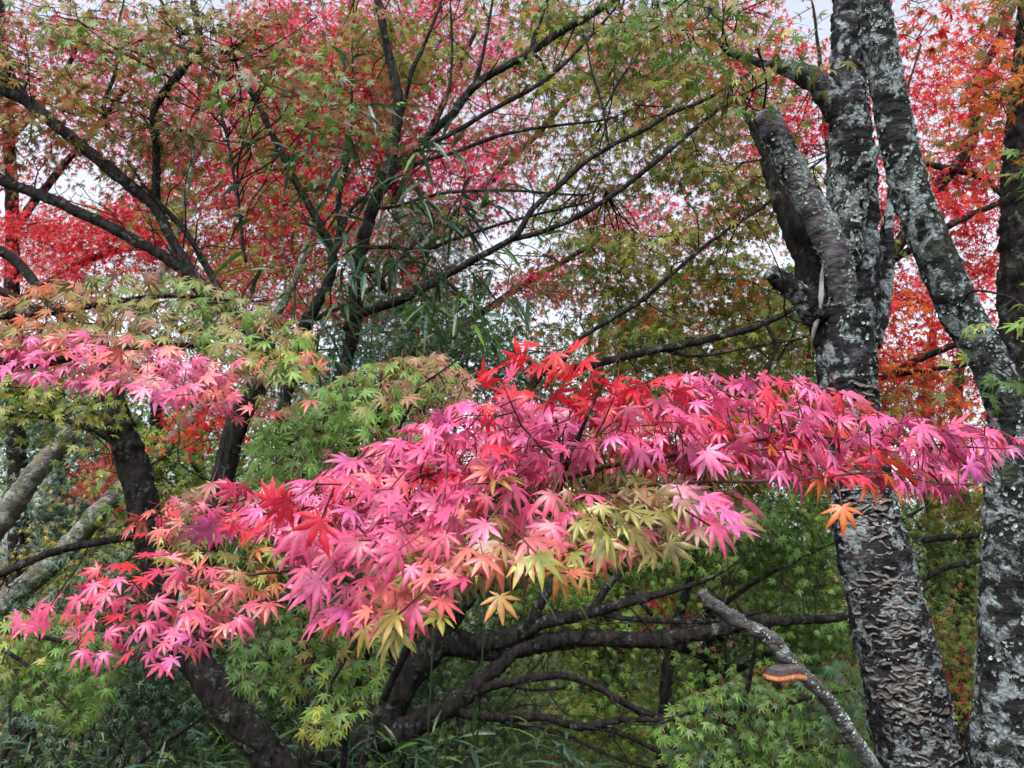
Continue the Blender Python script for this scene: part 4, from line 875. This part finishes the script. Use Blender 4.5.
culms = [[(300, 900, 3.3), (300, 700, 3.3), (305, 500, 3.3), (312, 330, 3.3), (318, 200, 3.32), (330, 110, 3.36)], [(340, 900, 3.4), (352, 700, 3.4), (360, 500, 3.4), (372, 330, 3.4), (380, 220, 3.42), (392, 150, 3.45)],
         [(420, 900, 3.35), (430, 700, 3.35), (440, 500, 3.35), (446, 330, 3.35), (444, 250, 3.36), (438, 190, 3.4)], [(270, 900, 3.2), (268, 700, 3.2), (276, 520, 3.2), (286, 330, 3.2), (280, 200, 3.22)], [(470, 900, 3.5), (480, 700, 3.5), (492, 480, 3.5), (500, 340, 3.5), (512, 260, 3.52)]]
for k, cu in enumerate(culms):
    g = Geo()
    pts = [P(*q) for q in cu]
    b = pts[0].copy(); b[2] = ground_z(b[0], b[1]) - .05
    if pts[0][2] < b[2]: pts[0] = b
    else: pts.insert(0, b)
    c, r = tube(g, pts, np.linspace(.006, .0022, len(pts)), 7, .05)
    g.c = [np.tile(np.array([.03, .05, .025]), (g.n, 1))]
    part('culm', g, CULM, bam, smooth=True)
    lo = int(len(c) * (.50 if k != 2 else .6))
    nb = [46, 46, 40, 28, 26][k]
    for _ in range(nb):
        i = rng.integers(lo, len(c))
        d = unit(np.array([rng.normal(), rng.normal() * .8, rng.uniform(-.1, .6)]))
        ln = rng.uniform(.12, .36)
        e = c[i] + d * ln
        tube(bl, [c[i], (c[i] + e) / 2 + [0, 0, .02], e], [.0016, .0012, .0008], 4, .08, cap=False)
        bl.c[-1] = np.tile(np.array([.05, .07, .03]), (len(bl.v[-1]), 1))
        mm = rng.integers(4, 8)
        pos = c[i] + d * (ln * rng.uniform(.5, 1.05, mm))[:, None]
        dv = d + rng.normal(0, .55, (mm, 3)) + np.array([0, 0, -.35])
        lance(bl, pos, dv, np.array([0, -.3, 1.0]) + rng.normal(0, .4, (mm, 3)), rng.uniform(.10, .19, mm), rng.uniform(.007, .012, mm), shade(pick(pal('dgreen3 bgreen3 green1'), mm)))
part('foliage', bl, LEAF_EVER, bam)
def grass(label, boxes, name='bamboo_grass'):
    g = Geo()
    for (x0, x1, d0, d1, n, hmax) in boxes:
        d = rng.uniform(d0, d1, n); px = rng.uniform(x0, x1, n)
        base = P(px, 700, d); base[:, 2] = ground_z(base[:, 0], base[:, 1])
        for b in base:
            h = hmax * rng.uniform(.5, 1.0)
            lean = rng.normal(0, .12, 3) * [1, 1, 0]
            top = b + np.array([0, 0, h]) + lean
            tube(g, [b - [0, 0, .03], (b + top) / 2 + lean * .2, top], [.0028, .002, .0012], 4, .2, cap=False)
            g.c[-1] = np.tile(np.array([.05, .06, .03]), (len(g.v[-1]), 1))
            mm = rng.integers(7, 13)
            t = rng.uniform(.45, 1.02, mm)
            pos = b + (top - b) * t[:, None]
            dv = np.stack([rng.normal(0, 1, mm), rng.normal(-.2, 1, mm), rng.uniform(-.1, .9, mm)], -1)
            lance(g, pos, dv, np.array([0, 0, 1.0]) + rng.normal(0, .4, (mm, 3)), rng.uniform(.11, .24, mm), rng.uniform(.006, .011, mm), shade(pick(pal('dgreen3 bgreen3 green1'), mm)))
    tag(alone(name, g, LEAF_EVER), label, 'bamboo grass', kind='stuff')
grass('dark bamboo grass growing along the bottom of the picture', [(-40, 330, 3.2, 5.5, 330, .95), (330, 580, 2.9, 3.5, 260, 1.08), (560, 1000, 4.0, 6.5, 150, .7)])
# fallen leaves on the ground
fl = Geo(); m = 5000
fx, fy = rng.uniform(-7, 7, m), rng.uniform(.6, 11, m)
fcol = pick(pal('red2 rust3 orange2 brown4 pink1'), m)
add_leaves(fl, 'mid', np.stack([fx, fy, ground_z(fx, fy) + .045], -1), np.array([0, 0, 1.0]) + rng.normal(0, .25, (m, 3)), rng.normal(0, 1, (m, 3)), rng.uniform(.03, .05, m), shade(fcol), shade(fcol))
tag(alone('fallen_leaves', fl, LEAF_FAR), 'fallen red and brown maple leaves lying on the ground', 'fallen leaves', kind='stuff')

# ------------------------------------------------------------------ near sprays
def inside(poly, x, y):
    n = len(poly); r = np.zeros(len(x), bool); j = n - 1
    for i in range(n):
        xi, yi = poly[i]; xj, yj = poly[j]
        cnd = ((yi > y) != (yj > y)) & (x < (xj - xi) * (y - yi) / (yj - yi + 1e-9) + xi)
        r ^= cnd; j = i
    return r
def darts(poly, gap, tries=9000):
    poly = np.array(poly, float)
    lo, hi = poly.min(0), poly.max(0)
    q = rng.uniform(lo, hi, (tries, 2)); q = q[inside(poly, q[:, 0], q[:, 1])]
    out = np.zeros((0, 2))
    for p in q:
        if len(out) == 0 or ((out - p) ** 2).sum(1).min() > gap * gap: out = np.vstack([out, p])
    return out
def spray(tree, poly, gap, depth, size, anchors, centre, name='foliage', label=None, mat=None, face=.62, up=.55, jit=.3, kind='hi', djit=.09, layers=1, side=1.0, twist=.35, down=.55, sizes=(.72, 1.15), veil=.35):
    """leaves over a dome of twigs; anchors (px, py, palette) give the colour of each place on it"""
    g = Geo()
    apal = [pal(a[2]) for a in anchors]; axy = np.array([a[:2] for a in anchors], float)
    for L in range(layers):
        q = darts(poly, gap)
        if not len(q): continue
        n = len(q)
        d = depth(q[:, 0], q[:, 1]) + rng.normal(0, djit, n) + .10 * L
        pos = P(q[:, 0], q[:, 1], d)
        rel = (q - np.array(centre)) / 300.0
        nr = np.stack([.25 * np.clip(rel[:, 0], -1.5, 1.5) * side, -face + 0 * d, up + 0 * d], -1) + rng.normal(0, jit, (n, 3))
        tp = np.stack([1.0 * np.clip(rel[:, 0], -1.2, 1.2), -.25 + 0 * d, -down + 0 * d], -1) + rng.normal(0, twist, (n, 3))
        c0, c1 = np.zeros((n, 3)), np.zeros((n, 3))
        for i in range(n):
            dist = ((axy - q[i]) ** 2).sum(1) ** .5 + rng.uniform(0, 45, len(axy))
            p_ = apal[int(np.argmin(dist))]
            a = pick(p_, 2); c1[i] = a[0]; c0[i] = a[0] * (1 - veil) + a[1] * veil
        add_leaves(g, kind, pos, nr, tp, size * rng.uniform(sizes[0], sizes[1], n), shade(c0, .16), shade(c1, .22))
        if len(tree.pts):                     # fine twigs out to the leaves
            for i in range(0, n, 3):
                b = tree.near(pos[i] + np.array([0, .03, .01]))
                e = pos[i] + np.array([0, .015, .01])
                if .02 < np.linalg.norm(b - e) < .13: tree.twig(b, e, .0014, .0008, .04)
    part(name, g, mat or LEAF, tree.root, label, smooth=(kind == 'hi'))

# foreground maple: the pink and red spray
fg = Tree('pink_maple', 'near young maple with a wide spray of bright pink and red star leaves', 'maple tree', at_ground(290, 1.75), BARK_MAPLE)
fg.limb([(310, 1000, 1.75, 8), (340, 850, 1.74, 8), (374, 735, 1.7, 7), (400, 655, 1.64, 7), (425, 605, 1.57, 8), (470, 560, 1.48, 10), (540, 530, 1.4, 9), (563, 468, 1.32, 6)], 'trunk', from_ground=True, seg=12)
for r in [
  [(563, 470, 1.32, 5), (556, 440, 1.31, 4), (550, 410, 1.3, 3.4), (546, 380, 1.3, 2.6), (545, 362, 1.3, 2)],
  [(563, 462, 1.32, 4), (566, 430, 1.3, 3.2), (582, 400, 1.29, 2.6), (598, 384, 1.28, 2)],
  [(562, 468, 1.31, 4), (540, 450, 1.27, 3), (522, 432, 1.24, 2.4), (516, 418, 1.22, 2)],
  [(566, 466, 1.31, 4), (590, 448, 1.27, 3), (606, 424, 1.24, 2.2), (614, 405, 1.22, 1.6)],
  [(540, 530, 1.4, 8), (500, 480, 1.38, 7), (440, 470, 1.36, 6), (370, 490, 1.34, 5), (300, 508, 1.32, 4), (220, 520, 1.3, 2.5)],
  [(552, 560, 1.4, 7), (500, 540, 1.34, 6), (440, 560, 1.28, 5), (390, 590, 1.24, 4), (345, 615, 1.22, 2.5)],
  [(563, 480, 1.33, 8), (620, 462, 1.38, 7), (700, 450, 1.4, 6), (790, 435, 1.4, 5), (880, 445, 1.38, 4), (980, 450, 1.34, 2.5)],
  [(562, 500, 1.34, 7), (640, 492, 1.28, 6), (720, 486, 1.24, 5), (800, 478, 1.2, 4), (872, 470, 1.18, 3), (930, 480, 1.16, 2)],
  [(558, 530, 1.37, 6), (600, 520, 1.3, 5), (650, 520, 1.24, 4), (690, 530, 1.2, 2.5)],
  [(392, 655, 1.64, 7), (370, 600, 1.58, 7), (330, 570, 1.56, 6), (240, 578, 1.58, 5), (160, 592, 1.58, 4), (80, 605, 1.58, 2.5)],
  [(330, 570, 1.56, 5), (260, 540, 1.64, 4), (200, 515, 1.68, 3)],
  [(240, 578, 1.58, 4), (200, 620, 1.54, 3), (160, 645, 1.52, 2)],
]: fg.limb([(a, b, c, w * .62) for a, b, c, w in r], mat=BARK_RED, rough=.1)
up_poly = [(200, 528), (270, 500), (330, 468), (400, 436), (450, 404), (500, 396), (560, 408), (610, 392), (680, 372), (760, 376), (830, 386), (900, 420), (1000, 432), (1022, 438), (985, 462), (940, 492), (880, 484), (835, 478), (780, 478), (735, 470), (670, 452), (600, 448), (555, 470), (490, 505), (420, 535), (350, 540), (300, 552), (280, 528)]
dome = lambda x, y: 1.36 - .30 * (y - 380) / 200 + .0002 * np.abs(x - 560)
PK = 'pink5 mag3 red1'
spray(fg, up_poly, 11.5, dome, .047,
      [(250, 520, 'pink3 mag1 crim1 red1'), (340, 500, PK), (430, 460, PK), (420, 530, 'pink4 mag1 salm1'), (520, 450, PK), (520, 510, 'pink3 salm2 olive1'), (610, 460, 'pink3 mag3'), (620, 410, 'red2 pink3'), (700, 400, 'mag3 pink3 red1'), (760, 470, 'mag3 pink3 salm2'),
       (800, 410, 'mag2 pink4 red1'), (860, 470, 'red2 pink2 orange1'), (900, 440, 'mag3 pink3'), (960, 470, 'mag3 pink3 red1'), (1000, 440, 'mag3 pink2')], (570, 440), label='broad pink upper layer of star leaves', face=.5, up=.65, jit=.38, twist=.45, layers=2, sizes=(.6, 1.12))
spray(fg, up_poly, 15, lambda x, y: dome(x, y) + .24, .05, [(300, 510, 'crim2 red2 pink1'), (500, 470, 'crim1 pink2 red2'), (640, 430, 'red3 pink1'), (740, 450, 'red3 orange1 pink1'), (860, 450, 'red3 orange1'), (960, 450, 'red2 pink2')], (570, 440), name='foliage', label='deeper red leaves under the pink layer', face=.4, up=.7)
spray(fg, [(430, 450), (520, 420), (640, 420), (760, 420), (800, 460), (700, 470), (600, 465), (500, 490), (430, 500)], 12, lambda x, y: 1.52 + 0 * x, .05, [(480, 460, 'crim2 pink2 red1'), (620, 450, 'red2 pink1 olive1'), (740, 450, 'red2 crim1 orange1')], (570, 440), label='shaded red leaves deep inside the spray')
low_poly = [(300, 560), (350, 540), (430, 530), (490, 515), (560, 490), (640, 485), (720, 485), (755, 500), (740, 530), (690, 530), (650, 556), (610, 550), (580, 580), (545, 580), (505, 556), (470, 575), (430, 610), (390, 618), (345, 612), (318, 620)]
lowd = lambda x, y: 1.18 - .16 * (y - 500) / 100 + .0001 * np.abs(x - 500)
spray(fg, low_poly, 12.5, lowd, .045,
      [(330, 590, 'pink3 mag1 salm1'), (380, 560, 'pink3 salm1'), (400, 605, 'pink1 ygreen1 yell1 salm2'), (460, 560, 'salm3 pink1 ygreen1'), (510, 540, 'pink3 salm1 olive1'), (560, 570, 'yell1 ygreen2 olive1 salm1'), (600, 500, 'olive4 dusty1 ygreen1'), (545, 500, 'pink2 olive2 dusty1'), (660, 500, 'olive3 dusty1 ygreen1'), (630, 545, 'pink1 salm1 olive3'), (710, 500, 'pink3 mag2 olive1'), (740, 520, 'mag2 pink2')], (520, 470), label='fading pink, olive and yellow lower fringe', down=.8)
under_poly = [(360, 560), (460, 530), (540, 470), (600, 445), (690, 450), (750, 480), (735, 530), (680, 545), (600, 560), (520, 560), (440, 600), (390, 640), (370, 610)]
spray(fg, under_poly, 12, lambda x, y: lowd(x, y) + .2, .046, [(400, 600, 'ygreen2 yell1 lgreen1 salm1'), (500, 540, 'olive3 ygreen2 dusty1'), (600, 510, 'olive3 ygreen1'), (680, 510, 'olive2 ygreen1 dusty1')], (520, 470), label='olive green leaves beneath the fringe', down=.8)
spray(fg, [(330, 620), (360, 598), (420, 602), (452, 612), (420, 640), (395, 632), (372, 624), (350, 632)], 17, lambda x, y: 1.1 + 0 * x, .04, [(350, 615, 'pink2 salm1'), (400, 625, 'ygreen2 yell1 lgreen2 pink1'), (440, 612, 'ygreen2 yell1 salm1')], (400, 560), label='yellow green tail leaves', down=1.0)
spray(fg, [(480, 380), (505, 362), (530, 345), (560, 340), (596, 362), (625, 382), (640, 405), (600, 412), (560, 400), (520, 395), (490, 400)], 15, lambda x, y: 1.3 - .0 * x, .048, [(520, 370, 'red4 pink1'), (560, 355, 'red5'), (600, 400, 'red4 pink1')], (560, 420), label='deep red upright leaves at the top', face=.35, up=.35, jit=.6, down=-.1, djit=.05)
# single leaves that stand out
def one_leaf(px, py, d, size, c0, c1, nr, tp, label):
    g = Geo(); a = lambda v: np.array([v], float)
    add_leaves(g, 'hi', a(P(px, py, d)), a(nr), a(tp), np.array([size]), a(c0), a(c1))
    part('leaf', g, LEAF, fg.root, label, smooth=True)
    fg.twig(fg.near(P(px, py, d)), P(px, py - 12, d + .02), .0013, .0007)
one_leaf(500, 596, 1.05, .040, C['yell'] * .95, C['orange'] * 1.0 + [0, .08, .04], (.1, -.85, .35), (.05, -.1, -1), 'single golden orange star leaf hanging lowest')
one_leaf(842, 507, 1.1, .040, C['orange'], C['orange'] * [1, .7, 1], (-.05, -.85, .4), (-.05, -.1, -1), 'orange star leaf in front of the fungus trunk')
one_leaf(560, 566, 1.06, .042, C['yell'], C['orange'], (.0, -.8, .5), (.3, -.1, -1), 'yellow star leaf at the fringe')
# lower left cluster of the same maple
spray(fg, [(8, 622), (60, 592), (120, 555), (180, 550), (215, 570), (262, 590), (275, 606), (235, 630), (205, 640), (165, 668), (130, 655), (80, 652), (60, 625)], 12, lambda x, y: 1.62 - .15 * (y - 560) / 100, .042,
      [(50, 610, 'pink3 red1'), (120, 600, 'pink3 crim1 red2'), (160, 640, 'pink4 mag1'), (200, 610, 'salm3 pink2'), (240, 605, 'pink2 salm3')], (170, 560), label='lower left tier of rosy pink leaves')
spray(fg, [(150, 545), (190, 520), (260, 530), (285, 560), (268, 600), (225, 612), (180, 580)], 11, lambda x, y: 1.75 + 0 * x, .042, [(170, 540, 'olive2 ygreen1 salm1'), (240, 560, 'olive3 ygreen2'), (270, 590, 'orange2 ygreen2 olive1'), (200, 580, 'salm2 olive2')], (220, 540), label='olive leaves behind the rosy tier')
spray(fg, [(128, 520), (170, 500), (215, 480), (262, 484), (290, 500), (275, 530), (220, 540), (180, 530), (140, 540)], 11, lambda x, y: 1.72 + 0 * x, .042, [(140, 530, 'salm3 red1'), (200, 500, 'crim2 dusty2 pink1'), (260, 500, 'crim2 pink2')], (220, 500), label='dusky red tier at left')
fg.finish(twig_mat=BARK_RED)

# maple reaching in from the left edge
lm = Tree('left_maple', 'maple branch reaching in from the left edge with pink over green leaves', 'maple tree', (-1.75, 1.75), BARK_MAPLE)
lm.limb(None, 'trunk', world=([lm.foot + [0, 0, .5], lm.foot + [.03, .05, 1.2], lm.foot + [.08, .15, 1.9], lm.foot + [.06, .2, 2.8]], [.07, .06, .05, .03]), from_ground=True, seg=20)
j0 = lm.foot + np.array([.08, .15, 1.85])
def from_trunk(rows, r0, z=0):
    pts = [j0 + [0, 0, z]] + [P(a, b, c) for a, b, c, w in rows]
    lm.limb(None, 'branch', world=(pts, [r0] + [.5 * w * c / F for a, b, c, w in rows]), rough=.1)
from_trunk([(-60, 370, 1.95, 12), (40, 365, 2.05, 9), (130, 350, 2.15, 7), (220, 345, 2.2, 5), (300, 350, 2.2, 3)], .014)
from_trunk([(-40, 330, 2.1, 9), (60, 310, 2.25, 7), (160, 295, 2.35, 5), (240, 300, 2.4, 3)], .012, .1)
from_trunk([(-40, 250, 2.6, 12), (0, 252, 2.6, 11), (24, 272, 2.6, 10), (48, 300, 2.55, 8), (70, 325, 2.5, 5)], .016, .3)
from_trunk([(-30, 280, 2.5, 8), (0, 290, 2.5, 8), (30, 305, 2.5, 6)], .012, .25)
ld = lambda x, y: 2.3 - .5 * (y - 270) / 150
spray(lm, [(-20, 318), (40, 285), (120, 272), (200, 280), (250, 300), (310, 335), (318, 372), (280, 380), (200, 350), (120, 338), (40, 345), (-20, 350)], 10.5, ld, .046,
      [(30, 310, 'olive3 rust1'), (120, 295, 'olive3 dusty1 green1'), (200, 300, 'green3 olive2 lgreen1'), (270, 330, 'olive3 dusty1 lgreen2'), (300, 370, 'lgreen2 salm1 ygreen1')], (150, 300), label='olive green upper layer', mat=LEAF_GREEN, up=.5, layers=3)
spray(lm, [(-20, 342), (60, 335), (130, 335), (180, 350), (225, 372), (232, 395), (180, 400), (120, 385), (60, 380), (-20, 368)], 10.5, lambda x, y: 1.95 - .2 * (y - 340) / 60, .047,
      [(20, 355, 'pink3 mag2'), (80, 360, 'pink3 mag1 salm1'), (130, 350, 'salm3 dusty2'), (170, 380, 'pink3 mag1'), (215, 390, 'salm2 pink2')], (120, 340), label='pink lower layer', layers=2)
spray(lm, [(200, 385), (232, 360), (300, 360), (325, 395), (300, 405), (250, 420), (215, 415)], 12, lambda x, y: 2.0 + 0 * x, .045, [(215, 405, 'pink2 salm2'), (270, 390, 'lgreen2 dusty1 ygreen1'), (310, 390, 'salm1 lgreen1 dusty1')], (220, 360), label='mixed pink and green tip')
lm.finish()

# small green maples
def sapling(label, px, d, foot_d, limbs, sprays):
    t = Tree('green_sapling', label, 'maple tree', at_ground(px, foot_d), BARK_MAPLE, None)
    for k, r in enumerate(limbs): t.limb(r, 'trunk' if k == 0 else 'branch', from_ground=(k == 0), seg=10, rough=.1)
    for s_ in sprays: spray(t, *s_[0], mat=LEAF_GREEN, **s_[1])
    t.finish()
sapling('light green young maple in front of the upright dark stems', 335, 2.4, 2.6,
        [[(340, 800, 2.6, 8), (350, 710, 2.55, 7), (374, 620, 2.5, 7), (384, 540, 2.48, 7), (380, 470, 2.45, 8)], [(386, 520, 2.47, 7), (350, 450, 2.4, 5), (310, 430, 2.4, 3), (270, 455, 2.4, 2)], [(382, 480, 2.45, 7), (400, 430, 2.4, 5), (420, 390, 2.4, 3), (440, 375, 2.4, 2)], [(374, 620, 2.5, 5), (340, 620, 2.5, 5), (300, 640, 2.5, 3), (270, 660, 2.5, 2)], [(372, 625, 2.5, 5), (350, 650, 2.45, 4), (320, 700, 2.42, 2)]],
        [(([(245, 482), (255, 440), (295, 405), (340, 378), (385, 358), (440, 356), (475, 375), (458, 412), (420, 440), (380, 450), (340, 470), (300, 490), (265, 492)], 8.5, lambda x, y: 2.5 - .3 * (y - 360) / 120, .046,
           [(280, 465, 'lgreen4 green1'), (340, 420, 'lgreen4 green2'), (400, 380, 'lgreen2 olive2 dusty1'), (440, 380, 'olive2 dusty2 lgreen1'), (400, 430, 'lgreen2 dusty1 olive1'), (350, 470, 'dusty2 lgreen2')], (360, 400)), dict(label='light green upper tiers', layers=3, up=.45)),
         (([(228, 660), (250, 610), (300, 600), (350, 610), (385, 650), (388, 690), (350, 720), (330, 745), (300, 735), (310, 700), (270, 690), (240, 690)], 9, lambda x, y: 2.6 - .3 * (y - 600) / 140, .042,
           [(260, 650, 'green3 dgreen1'), (330, 640, 'green3 olive1'), (340, 690, 'lgreen2 green2 ygreen1'), (320, 730, 'ygreen2 lgreen1')], (310, 620)), dict(label='green lower tiers', layers=2))])
sapling('green maple spray low at the left edge', -40, 2.8, 2.9, [[(-60, 800, 2.9, 14), (-50, 680, 2.9, 12), (-30, 630, 2.85, 8), (10, 630, 2.8, 6), (60, 640, 2.75, 4), (100, 660, 2.7, 2)], [(-30, 632, 2.85, 6), (20, 660, 2.7, 4), (60, 700, 2.65, 2)]],
        [(([(-20, 640), (20, 612), (70, 615), (110, 640), (118, 680), (95, 715), (75, 730), (50, 715), (10, 700), (-20, 690)], 8, lambda x, y: 2.8 - .2 * (y - 610) / 120, .045, [(10, 640, 'ygreen2 lgreen2 dusty.4'), (60, 640, 'lgreen3 green2'), (90, 690, 'green3 lgreen1'), (30, 690, 'green3')], (50, 620)), dict(label='green tiers', layers=3, up=.6))])
sapling('green maple spray beneath the leaning dead branch', 740, 3.2, 3.3, [[(740, 900, 3.3, 10), (742, 780, 3.3, 9), (744, 720, 3.28, 8), (748, 690, 3.25, 5)], [(744, 730, 3.28, 6), (700, 710, 3.2, 4), (665, 720, 3.2, 2)], [(744, 720, 3.28, 6), (800, 700, 3.2, 4), (850, 690, 3.2, 2)], [(742, 770, 3.3, 5), (800, 750, 3.15, 3), (850, 745, 3.15, 2)]],
        [(([(655, 730), (680, 700), (730, 682), (790, 690), (840, 660), (872, 690), (880, 740), (880, 790), (800, 800), (700, 790), (665, 760)], 7.5, lambda x, y: 3.25 - .25 * (y - 690) / 100, .044, [(690, 730, 'green3 bgreen1 lgreen1'), (760, 710, 'green2 dgreen2'), (840, 700, 'green2 dgreen2 bgreen1'), (780, 750, 'green3 dgreen1')], (760, 690)), dict(label='green tiers', layers=3, up=.6))])
